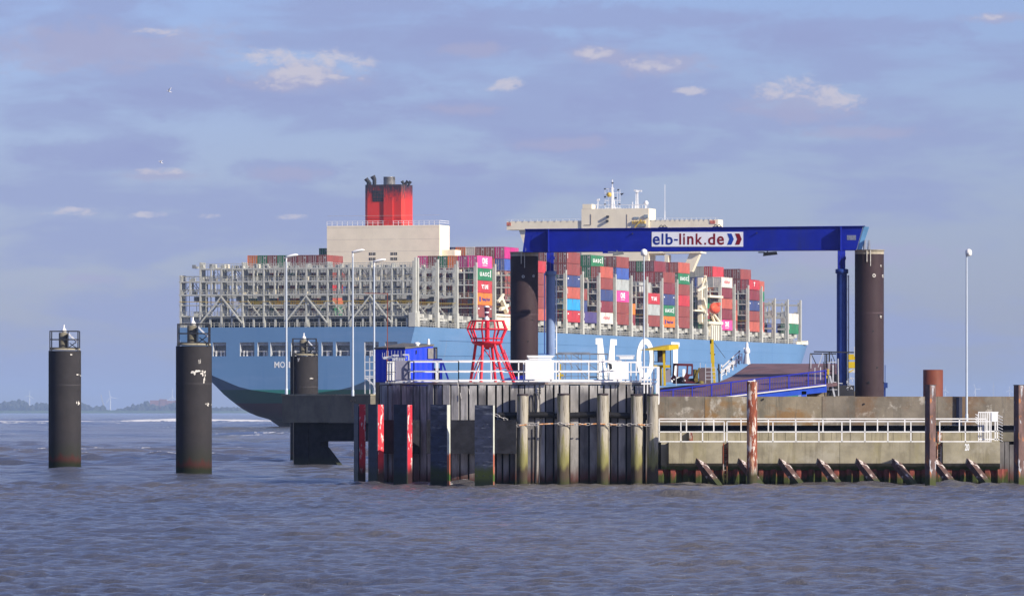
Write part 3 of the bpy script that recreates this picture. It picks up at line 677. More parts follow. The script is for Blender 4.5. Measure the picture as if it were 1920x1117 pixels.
def logo(kind):
    if kind in logos: return logos[kind]
    b = MB(); fn = lambda x, z, d: (CWd/2+.0+d, x, z)
    mats = [wht]
    if kind == 'ONE': text_into(b, 'ONE', 3.9, 8.3, .95, 2.45, fn, .04, depth=.03); b.box(CWd/2, CWd/2+.03, 4.1, 8.1, .55, .68)
    elif kind == 'UASC': text_into(b, 'U A S C', 2.0, 9.8, 1.0, 2.0, fn, .04, depth=.03); b.box(CWd/2, CWd/2+.03, 10.6, 11.1, .8, 2.5)
    elif kind == 'K': text_into(b, '"K" LINE', 3.4, 8.9, .95, 2.0, fn, .03, depth=.03)
    elif kind == 'HL': mats = [M('container_lettering_blue', (.05, .05, .25), .6)]; text_into(b, 'Hapag-Lloyd', 3.6, 10.4, .8, 1.85, fn, .01, depth=.03); b.box(CWd/2, CWd/2+.03, 1.6, 2.7, .8, 2.0)
    elif kind == 'RED':                       # faded red strokes, too small to read
        mats = [M('container_lettering_red', (.65, .16, .18), .6)]; rq = random.Random(2)
        for i in range(9): b.box(CWd/2, CWd/2+.03, 3+i*.75, 3.22+i*.75+rq.random()*.2, 1.0+rq.random()*.3, 1.7+rq.random()*.4)
    elif kind == 'T': text_into(b, 'T', 5.4, 6.9, 1.0, 2.2, fn, .04, depth=.03)
    elif kind == 'TAG': b.box(CWd/2, CWd/2+.03, .7, 1.5, 1.9, 2.3); b.box(CWd/2, CWd/2+.03, 10.4, 11.4, 2.0, 2.25)
    elif kind == 'TICK': b.box(CWd/2, CWd/2+.03, .5, .75, 1.2, 2.5)
    me = bpy.data.meshes.new('lettering'); me.from_pydata(b.v, [], b.f)
    for m in mats: me.materials.append(m)
    logos[kind] = me; return me
ZC0, PITCH = 26.5, 2.98
def col_t(j): return 1.45+j*2.54
BAYS = {}                                     # (bay, col) -> [(colour, logo) per tier from the bottom]
rc = random.Random(11)
def rcol(): return rc.choices(['maroon', 'wine', 'green', 'red', 'navy', 'orange', 'magenta', 'grey', 'salmon', 'blue'], [32, 18, 15, 7, 8, 6, 3, 4, 4, 3])[0]
def stack(b, j, n=None, cols=None, low=0):
    if cols is None: cols = [(rcol(), None) for _ in range(n)]
    cols = [(c, None) if isinstance(c, str) else c for c in cols]
    BAYS[(b, j)] = [None]*low+cols
W_ = lambda c, l: (c, l)
# named starboard stacks, bottom tier first
stack(0, 0, cols=[('maroon', 'TAG'), ('orange', 'HL'), ('red', 'K'), ('green', 'UASC'), ('pink', 'ONE')])
stack(3, 0, cols=[('salmon', 'TICK'), 'maroon', 'maroon', 'maroon', 'red'])
stack(5, 0, cols=[('red', 'TAG'), 'cyan', ('salmon', 'TICK'), ('navy', 'TAG'), 'maroon', ('maroon', 'TICK')])
stack(6, 0, cols=[('violet', 'TICK')])
stack(7, 0, cols=[('white', 'RED'), ('wine', 'TICK'), 'navy', 'maroon', 'salmon'])
stack(8, 0, cols=['maroon', 'maroon', ('pink', 'ONE'), 'grey', 'blue', 'maroon'])
stack(10, 0, cols=['maroon', 'grey', ('red', 'K')])
stack(11, 0, cols=[('orange', 'HL'), ('green', 'UASC'), ('navy', 'TAG'), 'wine', 'maroon'])
stack(12, 0, cols=['maroon', 'maroon', 'red', 'maroon', ('green', 'UASC'), 'salmon'])
stack(15, 0, cols=[('pink', 'ONE'), 'wine', 'salmon', 'wine', ('white', 'RED')])
stack(17, 0, cols=['salmon', 'maroon', ('navy', 'TAG'), 'wine', ('red', 'T')])
stack(18, 1, cols=['salmon', 'maroon', 'maroon', 'green', 'salmon'])
stack(20, 0, cols=[('green', 'TICK'), 'white'])
# row ends at the stern
for j, tops in zip(range(20, 12, -1), (['orange'], ['green'], ['maroon'], ['green'], ['wine'], ['maroon'], ['wine'], ['maroon'])):
    stack(-1, j, cols=[rcol() for _ in range(4)]+tops)
stack(-1, 13, cols=['green', 'salmon', 'red', 'maroon', ('maroon', None)])
for j, c in zip(range(5, 0, -1), ('pink', 'maroon', 'green', 'orange', 'magenta')): stack(0, j, cols=[rcol() for _ in range(4)]+[c])
for j in range(14, 20): stack(0, j, 4)
for j in range(1, 9): stack(2, j, 6)
jg = int((sol_t(604, sb(2)+1.75)-.2)/2.54); stack(2, jg, 6); BAYS[(2, jg)][-1] = ('green', None)
for j, c in zip(range(8, 0, -1), ('green', 'green', 'navy', 'orange', 'white', 'maroon', 'maroon', 'magenta')): BAYS[(2, j)][-1] = (c, None)
BAYS[(2, 4)] = BAYS[(2, 4)][:6]
for j in range(1, 10): stack(3, j, 6 if j > 2 else 5)
for j in range(1, 5): stack(4, j, 3)
for j in range(1, 10): stack(5, j, 6)
for j in (3, 4): BAYS[(5, j)][-1] = ('green', None); 
BAYS[(5, 2)][-1] = ('maroon', None); BAYS[(5, 1)][-1] = ('wine', None)
for j in range(1, 9): stack(6, j, 3)
for j in range(1, 8): stack(7, j, 6)
BAYS[(7, 1)][-1] = ('green', 'UASC'); BAYS[(7, 2)][-1] = ('green', None)
for j in range(1, 8): stack(8, j, 6)
for j in range(1, 4): stack(9, j, 2)
for j in range(1, 5): stack(10, j, 4)
for j in range(1, 8): stack(11, j, 6)
for j in range(1, 7): stack(12, j, 6)
for j in range(1, 5): stack(14, j, 3)
for j in range(1, 12): stack(15, j, 6)
for j in range(4, 12): BAYS[(15, j)][-1] = ('white' if j % 2 else 'grey', None)
BAYS[(15, 3)][-1] = ('grey', None); BAYS[(15, 2)][-1] = ('grey', None); BAYS[(15, 1)][-1] = ('red', None)
for j in (3, 4): BAYS[(15, j)][-2] = ('navy', None)
BAYS[(15, 1)][-2] = ('grey', None); BAYS[(15, 2)][-3] = ('magenta', None)
for j in range(1, 4): stack(16, j, 3)
for j in range(1, 8): stack(17, j, 6 if j < 5 else 5)
BAYS[(17, 1)][-1] = ('maroon', None); BAYS[(17, 2)][-1] = ('wine', None); BAYS[(17, 3)][-1] = ('maroon', None)
for j in range(2, 5): stack(18, j, 4)
for j in range(1, 3): stack(19, j, 1)
for j in range(1, 4): stack(20, j, 1)
VIS = {(-1,13,0),(-1,13,1),(-1,13,2),(-1,13,3),(-1,13,4),(-1,14,0),(-1,14,1),(-1,14,2),(-1,14,3),(-1,14,4),(-1,15,0),(-1,15,1),(-1,15,2),(-1,15,3),(-1,15,4),(-1,16,0),(-1,16,1),(-1,16,2),(-1,16,3),(-1,16,4),(-1,17,0),(-1,17,1),(-1,17,2),(-1,17,3),(-1,17,4),(-1,18,0),(-1,18,1),(-1,18,2),(-1,18,3),(-1,18,4),(-1,19,0),(-1,19,1),(-1,19,2),(-1,19,3),(-1,19,4),(-1,20,0),(-1,20,1),(-1,20,2),(-1,20,3),(-1,20,4),(0,0,0),(0,0,1),(0,0,2),(0,0,3),(0,0,4),(0,1,0),(0,1,1),(0,1,2),(0,1,3),(0,1,4),(0,2,0),(0,2,1),(0,2,2),(0,2,3),(0,2,4),(0,3,0),(0,3,1),(0,3,2),(0,3,3),(0,3,4),(0,4,0),(0,4,1),(0,4,2),(0,4,3),(0,4,4),(0,5,0),(0,5,1),(0,5,2),(0,5,3),(0,5,4),(0,14,0),(0,14,1),(0,14,2),(0,14,3),(2,1,0),(2,1,1),(2,1,2),(2,1,3),(2,1,4),(2,1,5),(2,2,4),(2,2,5),(2,3,5),(2,4,5),(2,5,5),(2,6,5),(2,19,5),(3,0,0),(3,0,1),(3,0,2),(3,0,3),(3,0,4),(5,0,0),(5,0,1),(5,0,2),(5,0,3),(5,0,4),(5,0,5),(5,1,0),(5,1,1),(5,1,2),(5,1,3),(5,1,4),(5,1,5),(5,2,4),(5,2,5),(5,3,5),(6,0,0),(6,1,1),(6,1,2),(7,0,0),(7,0,1),(7,0,2),(7,0,3),(7,0,4),(7,1,1),(7,1,2),(7,1,3),(7,1,4),(7,1,5),(7,2,4),(7,2,5),(8,0,0),(8,0,1),(8,0,2),(8,0,3),(8,0,4),(8,0,5),(8,1,5),(9,1,0),(9,1,1),(10,0,0),(10,0,1),(10,0,2),(10,1,0),(10,1,1),(10,1,2),(10,1,3),(11,0,0),(11,0,1),(11,0,2),(11,0,3),(11,0,4),(11,1,3),(11,1,4),(11,1,5),(11,2,4),(11,2,5),(11,3,4),(11,3,5),(12,0,0),(12,0,1),(12,0,2),(12,0,3),(12,0,4),(12,0,5),(12,1,5),(14,1,0),(14,1,1),(14,1,2),(15,0,0),(15,0,1),(15,0,2),(15,0,3),(15,0,4),(15,1,0),(15,1,1),(15,1,2),(15,1,3),(15,1,4),(15,1,5),(15,2,3),(15,2,4),(15,2,5),(15,3,3),(15,3,4),(15,3,5),(16,1,0),(16,1,1),(16,1,2),(17,0,0),(17,0,1),(17,0,2),(17,0,3),(17,0,4),(17,1,0),(17,1,1),(17,1,2),(17,1,3),(17,1,4),(17,1,5),(17,2,5),(18,1,0),(18,1,1),(18,1,2),(18,1,3),(18,1,4),(19,1,0),(20,0,0),(20,0,1),(20,1,0)}
#VIS_TABLE
CONT = {}
COLOUR_WORD = {'maroon': 'maroon', 'wine': 'wine red', 'red': 'bright red', 'salmon': 'salmon red', 'orange': 'orange', 'green': 'green', 'pink': 'bright pink', 'navy': 'dark slate blue', 'blue': 'blue',
               'cyan': 'sky blue', 'grey': 'light grey', 'white': 'white', 'violet': 'dark violet', 'magenta': 'magenta'}
LOGO_WORD = {'ONE': 'with big white three-letter lettering', 'UASC': 'with white four-letter lettering', 'K': 'with white line name', 'HL': 'with dark blue lettering', 'RED': 'with red lettering', 'T': 'with one white mark', 'TAG': 'with small white tags', 'TICK': 'with a thin white tick'}
ORD = ['bottom', 'second up', 'third up', 'fourth up', 'fifth up', 'sixth up']
WHERE = {0: 'of side stack left of dark left tube', 3: 'of side stack behind light blue ram', 5: 'of tall side stack just right of blue ram', 6: 'bottom alone above the big letter M',
         7: 'of side stack between letters M and O', 8: 'of tall side stack behind globe lamp', 10: 'of short side stack below the sign', 11: 'of side stack left of cream crane',
         12: 'of side stack behind cream crane', 15: 'of first side stack right of lifeboat', 17: 'of last wide side stack towards bow', 18: 'of narrow side stack nearest bow', 20: 'at the bow end of the load'}
rest = MB(); rest_mats = list(CM.values()); rest_ix = {k: i for i, k in enumerate(CM)}
cont_group = 'containers stacked on the ship'
for (bk, j), st in sorted(BAYS.items()):
    for ti, cl in enumerate(st):
        if cl is None: continue
        colr, lg = cl; s0, t0, z0 = sb(bk)+1.75, col_t(j), ZC0+ti*PITCH
        if VIS is not None and (bk, j, ti) not in VIS:
            rest.xf = S; rest.box(s0, s0+CL, t0-CWd/2, t0+CWd/2, z0, z0+CHt, mi=rest_ix[colr]); continue
        o = bpy.data.objects.new('shipping_container', container_mesh(colr)); COL.objects.link(o)
        o.location = S(s0, t0, z0); o.rotation_euler = (0, 0, -TH)
        top = ti == len(st)-1
        if j == 0 or bk == 18 and j == 1:
            lab = f"{COLOUR_WORD[colr]} container, " + ('top' if top and ti else ORD[ti]) + ' ' + WHERE.get(bk, 'at the side')
            lab = lab.replace('lowest alone', 'alone')
            tag(o, lab, 'container', cont_group)
        else:
            CONT[(bk, j, ti)] = (o, colr, top)
        #CID
        if lg:
            c = bpy.data.objects.new('lettering', logo(lg)); COL.objects.link(c); c.parent = o
NEAR = {-1: 'block above stern frames', 0: 'block left of pink side container', 2: 'block just left of dark tube', 3: 'block behind dark left tube', 5: 'block right of blue ram',
        7: 'block above letter M', 8: 'block left of globe lamp', 10: 'open bay below sign', 11: 'block right of globe lamp', 12: 'block left of cream crane', 15: 'block right of lifeboat',
        17: 'block nearest the bow', 4: 'open bay right of blue ram', 6: 'bay behind violet container', 9: 'open bay behind globe lamp', 14: 'bay beside the lifeboat', 16: 'open bay towards the bow', 18: 'bay left of bow frames', 19: 'bay inside bow frames', 20: 'bay at bow end'}
TIERW = ['bottom', 'second', 'third', 'fourth', 'fifth', 'sixth']
NUMW = ['first', 'second', 'third', 'fourth', 'fifth', 'sixth', 'seventh', 'eighth', 'ninth', 'tenth', 'eleventh', 'twelfth', 'thirteenth']
for key, (o, colr, top) in CONT.items():
    bk, j, ti = key
    js = sorted({k[1] for k in CONT if k[0] == bk and k[2] == ti}, reverse=True); n = js.index(j)
    pos = NUMW[n]+' from left in '+TIERW[ti]+' layer' if len(js) > 1 else 'the one in '+TIERW[ti]+' layer'
    tag(o, f"{COLOUR_WORD[colr]} container, {pos}, {NEAR.get(bk, 'on deck')}", 'container', cont_group)
if rest.v:
    o = rest.build('shipping_container_rest', rest_mats, origin=S(0, 0, 0)); tag(o, 'further containers packed deep inside the stacks on deck', 'containers', None, 'stuff')
# ------------------------------------------------------------------ steel dolphins standing in the water
dolphin_m = M('coated_steel_pile', (.070, .066, .073), .75, spec=.2, var=.12, scale=.8, dirt=[((.10, .085, .085), .5, (.8, .8, .25), (.52, .72))], bump=.006,
              bands=[(2.0, .9, (.055, .058, .05), .8), (1.0, .5, (.12, .035, .03), 1.2), (.7, .3, (.03, .038, .02), .4)])
dropping = M('bird_dropping', (.62, .60, .56), .8, var=.2, scale=6)
def dolphin(cx, w, ytop, D, label, box=None, ladder=False, marks=()):
    r = w/2*D/F; x = X(cx, D); zt = Z(ytop, D)
    root = thing('mooring_dolphin', (x, D, 0), label, 'mooring pile', 'steel dolphins left of the pier')
    b = MB(); b.lathe((x, D, 0), [(r, -3), (r, zt-.05)], 48)
    for q_ in (.33, .7): b.lathe((x, D, 0), [(r+.012, zt*q_), (r+.012, zt*q_+.05)], 48); b.build('pile', dolphin_m, root)
    b = MB(); b.lathe((x, D, 0), [(r-.05, zt), (r-.05, zt+.08), (r-.12, zt+.1)], 40)
    cap = b.build('cap_plate', concrete_pale, root)
    b = MB()                                          # square guard rail
    h = 1.12; e = r*.86; z0 = zt+.1
    for sx_ in (-1, 1):
        for sy_ in (-1, 1): b.bar((x+sx_*e, D+sy_*e*.8, z0-.15), (x+sx_*e, D+sy_*e*.8, z0+h), .07)
    b.bar((x+e*.3, D-e*.8, z0), (x+e*.3, D-e*.8, z0+h), .06)
    for z in (z0+h, z0+h*.52, z0+.04):
        for sy_ in (-1, 1): b.bar((x-e, D+sy_*e*.8, z), (x+e, D+sy_*e*.8, z), .06)
        for sx_ in (-1, 1): b.bar((x+sx_*e, D-e*.8, z), (x+sx_*e, D+e*.8, z), .06)
    b.build('guard_rail', black_steel, root)
    b = MB(); bx = x-.05*w*D/F; b.lathe((bx, D, 0), [(r*.27, z0), (r*.27, z0+1.0), (r*.2, z0+1.05)], 20)
    hs = b.build('light_housing', concrete_dark, root)
    b = MB(); b.lathe((bx+.05, D, 0), [(.12, z0+1.05), (.2, z0+1.12), (.1, z0+1.3), (.05, z0+1.34), (.04, z0+1.55)], 12); b.build('lantern', white_paint, root)
    b = MB(); px0 = x+r*.22; b.prism([(px0, D-e*.7, z0+.95), (px0+r*.52, D-e*.7, z0+.38), (px0+r*.52, D+e*.2, z0+.38), (px0, D+e*.2, z0+.95)], (.04, 0, .06))
    pn = b.build('solar_panel', M('solar_panel_frame', (.62, .64, .68), .35, var=.05), root)
    b = MB(); b.bar((px0, D-e*.4, z0+.95), (px0+.02, D-e*.4, z0), .05); b.bar((px0, D-e*.4, z0+.02), (px0+r*.5, D-e*.4, z0+.4), .05); b.bar((px0+r*.1, D-e*.4, z0+.35), (px0+r*.5, D-e*.4, z0+.05), .05)
    b.build('panel_stand', black_steel, root)
    b = MB()
    for (mx_, my_, mw, mh) in marks:                  # splashes on the skin of the pile
        zc_ = Z(my_, D); rr = random.Random(int(mx_*my_))
        for q in range(7):
            u_ = (mx_+rr.uniform(-.5, .5)*mw-cx)/(w/2); u_ = max(-.985, min(.985, u_)); a_ = math.asin(u_); z = zc_+rr.uniform(-.5, .5)*mh*D/F
            hw = rr.uniform(.1, .28)*mw*D/F; hh = rr.uniform(.25, .6)*mh*D/F; R_ = r+.006; pts = []
            for k in range(9):
                t = 2*math.pi*k/9; aa = a_+hw*rr.uniform(.6, 1.1)*math.cos(t)/r; pts.append((x+R_*math.sin(aa), D-R_*math.cos(aa), z+hh*rr.uniform(.6, 1.1)*math.sin(t)))
            b.add(pts, [tuple(range(9))])
        b.build('splash_mark', dropping, root); b = MB()
    if ladder:
        b = MB(); a = -.95
        for da in (-.17, .17):
            q = (x+(r+.12)*math.sin(a+da), D-(r+.12)*math.cos(a+da)); b.bar((*q, -.5), (*q, zt+.3), .06)
        z = .2
        while z < zt: b.bar((x+(r+.12)*math.sin(a-.17), D-(r+.12)*math.cos(a-.17), z), (x+(r+.12)*math.sin(a+.17), D-(r+.12)*math.cos(a+.17), z), .05); z += .3
        b.build('ladder', black_steel, root)
    return root
dolphin(121.5, 61, 656, 382, 'grey steel dolphin standing alone furthest left in the water', marks=[(149, 703, 7, 3), (148, 756, 7, 5), (135, 665, 5, 2)])
dolphin(363.5, 67.5, 647, 343.5, 'tallest grey steel dolphin with splash marks in front of the ship stern', marks=[(374, 698, 22, 6), (384, 700, 5, 8), (376, 678, 3, 6), (392, 758, 12, 5), (384, 712, 3, 10)])
dolphin(571, 51, 666, 432, 'grey steel dolphin with a ladder rising behind the concrete block', ladder=True, marks=[(561, 674, 4, 6), (584, 709, 9, 2)])

# ------------------------------------------------------------------ concrete block on its dark steel legs
D0 = 396.; cA = Vector((X(694.5, D0), D0, 0)); ang = rad(38)
fd = Vector((-math.cos(ang), math.sin(ang), 0)); bd = Vector((math.sin(ang), math.cos(ang), 0))
Lf = (173.5/F*D0)/math.cos(ang)*.985; zt, zb_ = Z(738.5, D0), Z(792, D0)
blk = thing('concrete_platform', cA+Vector((0, 0, 0)), 'dark concrete block platform on steel legs carrying three lamp posts', 'platform')
b = MB(); p0, p1, p2, p3 = cA, cA+fd*Lf, cA+fd*Lf+bd*3.2, cA+bd*3.2
b.prism([Vector((p.x, p.y, zb_)) for p in (p0, p1, p2, p3)], (0, 0, zt-zb_-.1)); b.build('deck_block', concrete_dark, blk)
b = MB(); 
def off(p, a, c): return p+fd*a+bd*c
b.prism([Vector((p.x, p.y, zt-.1)) for p in (off(p0, -.03, -.04), off(p1, .04, -.04), off(p2, .04, 0), off(p3, -.03, 0))], (0, 0, .1)); b.build('coping', concrete_pale, blk)
leg_m = M('dark_steel_and_shade', (.020, .021, .028), .95, spec=.1, var=.3, scale=2, bands=[(.8, .2, (.035, .04, .03), .6)])  # near-black also holds the shade behind the fender posts and under the wall
b = MB(); q = cA+fd*(Lf*.83)+bd*1.5; b.rbox(q.x, q.y, 1.7, 1.7, -3, zb_, 38-90); b.build('leg', leg_m, blk)
def onpl(px, py, c):
    a = (cA.x-X(px, D0))/math.cos(ang)
    for _ in range(8): q = on_block(a, c); a += (q.x-X(px, q.y))/math.cos(ang)
    return Vector((q.x, q.y, Z(py, q.y)))
def on_block(a, c): return cA+fd*a+bd*c
b = MB(); xs = [(577, 792), (664, 792), (664, 827), (612, 827), (600, 827), (601, 836), (608, 838), (641, 881), (641, 930), (577, 930)]
b.prism([onpl(x, y, .5) for x, y in ((577, 792.5), (690, 792.5), (690, 827), (577, 827))], bd*.7); b.prism([onpl(x, y, .55) for x, y in ((577, 827.2), (600, 827.2), (601, 836), (608, 838), (643, 884), (577, 884))], bd*.5)
b.build('cross_beam', leg_m, blk)
lamp_m = M('lamp_post_white', (.48, .54, .62), .35, metal=.1, var=.05, scale=2)
def lamp_post(px, ytop, ybase, D, label, head='arm', hx=22, wpx=4.4, zb=None):
    x = X(px, D); z0 = Z(ybase, D) if zb is None else zb; z1 = Z(ytop, D); k = D/F
    root = thing('lamp_post', (x, D, z0), label, 'lamp post')
    b = MB(); b.tube((x, D, z0), (x, D, z1-.1), wpx*.5*k, 12, wpx*.33*k); b.lathe((x, D, 0), [(wpx*.62*k, z0), (wpx*.62*k, z0+.35), (wpx*.5*k, z0+.4)], 12)
    b.build('pole', lamp_m, root)
    b = MB()
    if head == 'arm':
        L = hx*k; vs = []
        for u_, w_, h_, dz in ((-.1, .07, .05, -.02), (.05, .12, .10, .0), (.4, .19, .13, .08), (.75, .19, .11, .13), (1, .10, .05, .13)):
            for a_ in range(8):
                t = 2*math.pi*a_/8; vs.append((x+u_*L, D+math.cos(t)*w_, z1+dz+(.6 if math.sin(t) > 0 else 1)*math.sin(t)*h_))
        b.add(vs, [(i*8+a_, i*8+(a_+1) % 8, (i+1)*8+(a_+1) % 8, (i+1)*8+a_) for i in range(4) for a_ in range(8)]+[tuple(range(7, -1, -1)), tuple(range(32, 40))], True)
        b.tube((x-.02, D, z1-.35), (x+.02, D, z1+.04), .06, 8)
    else:
        cx = x+(0 if head == 'globe' else .1); w_ = .17
        b.lathe((cx, D, 0), [(.05, z1-.28), (w_*.9, z1-.24), (w_, z1-.12), (w_*.95, z1), (w_*.55, z1+.07), (.03, z1+.09)], 16)
        b.box(cx-.03, cx+.03, D-.45, D, z1-.2, z1-.12)
    b.build('lamp_head', white_paint, root); return root
def on_block(a, c): q = cA+fd*a+bd*c; return q
def lp_on(px, ytop, c, label):
    # base on the block along the ray of column px
    a = (cA.x-X(px, D0))/math.cos(ang); 
    for _ in range(8): q = on_block(a, c); a += (q.x-X(px, q.y))/math.cos(ang)
    return lamp_post(px, ytop, 0, q.y, label, zb=zt)
lp_on(537, 481, .5, 'white lamp post at the left end of the concrete block')
lamp_post(661.5, 472, 742, 394.5, 'tallest white lamp post, clamped to the front of the concrete block')
lp_on(702-7, 490, .5, 'white lamp post beside the blue hut, nearest to it') if False else lamp_post(701.5, 490, 738, 398.5, 'white lamp post just left of the blue hut', zb=zt)
b = MB(); b.box(X(657, 394.5), X(666, 394.5), 394.3, 395.6, zt-.5, zt-.35); b.box(X(660, 394.5), X(663, 394.5), 394.35, 394.6, zt-1.6, zt-.4); b.build('pole_bracket', leg_m, blk)

# ------------------------------------------------------------------ timber dock
TD = 296.; zd = Z(717, TD)
dock = thing('timber_dock', (X(1000, TD), TD, 0), 'rounded timber faced dock with tall dark planks and white railings in the centre', 'dock')
pw = [M('dock_plank_'+n, c, .85, var=.28, scale=2, mscale=(1, 1, .35), dirt=[((.04, .04, .045), .6, (4, 4, .3), (.56, .7)), ((.42, .41, .40), .5, (3, 3, .25), (.58, .7)), ((.16, .06, .06), .5, (1.5, 1.5, .4), (.6, .75))], bump=.01,
        bands=[(1.1, .2, (.09, .035, .03), .9), (.35, .05, (.03, .035, .02), .4)], top=(4.45, 5.2, (.55, .54, .52))) for n, c in (('grey', (.29, .28, .275)), ('pale', (.40, .385, .37)), ('dark', (.15, .145, .15)))]
path = []                                            # plan of the face, from the right round to the left
R_ = 218/F*TD; ccx = X(930, TD); ccy = TD+R_
xr = X(1226, TD)
rw = random.Random(9); xq = [xr]
while xq[-1]-ccx > .6: xq.append(xq[-1]-rw.choice((.3, .36, .42, .46, .52)))
xq.append(ccx); n_s = len(xq)-1
for q_ in xq: path.append((q_, TD))
for i in range(1, 21): a = rad(90*i/20); path.append((ccx-R_*math.sin(a), ccy-R_*math.cos(a)))
for i in range(1, 14): path.append((ccx-R_, ccy+i*.45))
b = MB(); rp = random.Random(5)
for i, ((xa, ya), (xb, yb)) in enumerate(zip(path, path[1:])):
    cx, cy = (xa+xb)/2, (ya+yb)/2; w = math.hypot(xb-xa, yb-ya); an = math.degrees(math.atan2(yb-ya, xb-xa)); off_ = rp.uniform(-.03, .03)
    nx, ny = -(yb-ya)/w, (xb-xa)/w
    b.rbox(cx+nx*off_, cy+ny*off_, w-rp.uniform(.05, .11), .22, -3, zd-.1-rp.uniform(0, .05), an, mi=rp.choice((0, 0, 1, 2, 0, 2)))
b.build('plank_wall', pw, dock)
b = MB(); inner = [(x, y+.12) for x, y in path]; inner = [(x+(.1 if x < ccx else -.0), y) for x, y in inner]+[(xr-.1, ccy+6.)]
b.prism([(x, y, -3) for x, y in inner], (0, 0, zd-.15+3)); b.build('core', leg_m, dock)
b = MB(); 
deckp = [(x, y-.14) for x, y in path[:n_s+1]]+[(x-.14*math.sin(rad(4.5*(i+1))), y-.14*math.cos(rad(4.5*(i+1)))) for i, (x, y) in enumerate(path[n_s+1:n_s+21])]+[(x-.14, y) for x, y in path[n_s+21:]]+[(xr, ccy+6.2)]
b.prism([(x, y, zd-.09) for x, y in deckp], (0, 0, .12)); b.build('deck_edge', M('deck_edge_steel', (.34, .32, .31), .6, var=.25, scale=2, dirt=[((.22, .08, .05), .8, (1, 1, 1), (.55, .65))]), dock)
def railing(name, pts, hgt, parent, mat, post=1.5, rails=(1.0, .52), r=.029, toe=None, label=None, cat=None):
    b = MB()
    for p, q in zip(pts, pts[1:]):
        p, q = Vector(p), Vector(q)
        for f_ in rails: b.bar(p+Vector((0, 0, hgt*f_)), q+Vector((0, 0, hgt*f_)), r*2)
        if toe: b.bar(p+Vector((0, 0, toe)), q+Vector((0, 0, toe)), r*2.2)
        n = max(1, round((q-p).length/post))
        for i in range(n+1): u_ = p.lerp(q, i/n); b.bar(u_, u_+Vector((0, 0, hgt)), r*2)
    return b.build(name, mat, parent)
zr = zd+.03
railing('railing', [(X(738, 298.8), 298.8, zr), (X(776, 297.2), 297.2, zr), (X(860, 296.4), 296.4, zr), (X(1165, 296.1), 296.1, zr)], 1.07, dock, white_paint, 1.5, toe=.1)
railing('railing', [(X(745, 303), 303, zr), (X(1200, 303), 303, zr)], 1.07, dock, white_paint, 2.1, toe=.08)
b = MB()                                              # ladder cage at the right end
def pbar(bb, a, c, D, w, D2=None, mi=None): bb.bar(P(a[0], a[1], D), P(c[0], c[1], D2 or D), w, mi=mi)
for x in (1183, 1193, 1202): pbar(b, (x, 679), (x, 716), 296.2, .06)
for y in (679, 697, 714): pbar(b, (1180, y), (1204, y), 296.2, .07)
for x in (1202, 1208, 1214, 1220, 1226, 1232.5): pbar(b, (x, 688), (x, 737 if x > 1206 else 716), 295.6, .06)
for y in (688, 711.5, 719): pbar(b, (1202, y), (1235, y), 295.6, .08)
pbar(b, (1235, 687), (1235, 756), 295.4, .09); pbar(b, (1231, 719), (1231, 757), 295.4, .08); pbar(b, (1231, 756.5), (1236, 756.5), 295.4, .08)
b.build('ladder_cage', white_paint, dock)
b = MB()
for (x0, x1) in ((772, 770), ): pass
for i in range(5):                                    # horizontal wales, shade behind the fender posts put into their colour
    pass
b.box(X(800, 295.0), X(968, 295.0), 294.9, 295.5, Z(850, 295), Z(787, 295)); b.rbox(X(741, 298), 298.2, 3.4, .5, Z(850, 297), Z(787, 297), -52)
b.build('waling_beam', leg_m, dock)
# loops of cable and hanging ropes on the wall
b = MB(); Dr = 295.75
for i in range(18):
    a0, a1 = 2*math.pi*i/18, 2*math.pi*(i+1)/18; b.tube(P(1003+4.2*math.cos(a0), 757-21*math.sin(a0), Dr), P(1003+4.2*math.cos(a1), 757-21*math.sin(a1), Dr), .03, 5, caps=False)
b.tube(P(1011.5, 720, Dr), P(1013, 800, Dr), .03, 5); b.tube(P(1013, 798, Dr), P(1010.5, 905, Dr), .035, 5); b.tube(P(1004.5, 800, Dr), P(1004.5, 905, Dr), .03, 5)
for i in range(6): b.tube(P(1010+i % 2*2, 726+i*2.2, Dr), P(1014-i % 2*2, 727.5+i*2.2, Dr), .04, 5)
b.build('hanging_rope', black_steel, dock)
b = MB()
for (x, y) in ((858, 722), (879, 734), (863, 742), (1012, 741)): b.tube(P(x, y-6, 295.82), P(x+1.5, y+5, 295.8), .014, 5)
b.build('stain_streak', dropping, dock)

# square black fender posts
blk_f = M('fender_black_plate', (.035, .042, .075), .45, var=.35, scale=1.6, mscale=(1, 1, 2.2), dirt=[((.26, .29, .36), .55, (.7, .7, 4.5), (.56, .72)), ((.45, .47, .50), .6, (1.1, 1.1, 6), (.66, .74))], bump=.01,
          bands=[(1.2, .7, (.03, .042, .012), .7), (.5, .2, (.012, .018, .01), .5)])
blk_d = M('fender_shaded_plate', (.02, .025, .05), .5, var=.3, scale=1.6, mscale=(1, 1, 2), bump=.006, bands=[(1.1, .4, (.012, .02, .012), .7)])  # darker copy of the plate for faces turned from the sun
red_side = M('fender_red_side', (.62, .03, .05), .45, var=.1, scale=2, dirt=[((.70, .66, .64), .9, (3.6, 3.6, 1.1), (.55, .6))], bands=[(1.3, .5, (.03, .012, .014), .6)])
pale_side = M('fender_pale_side', (.52, .54, .48), .7, var=.1, scale=2, bands=[(1.7, 1.5, (.38, .12, .07), .6), (.75, .5, (.06, .13, .02), .5), (.3, .2, (.25, .10, .06), .3)])
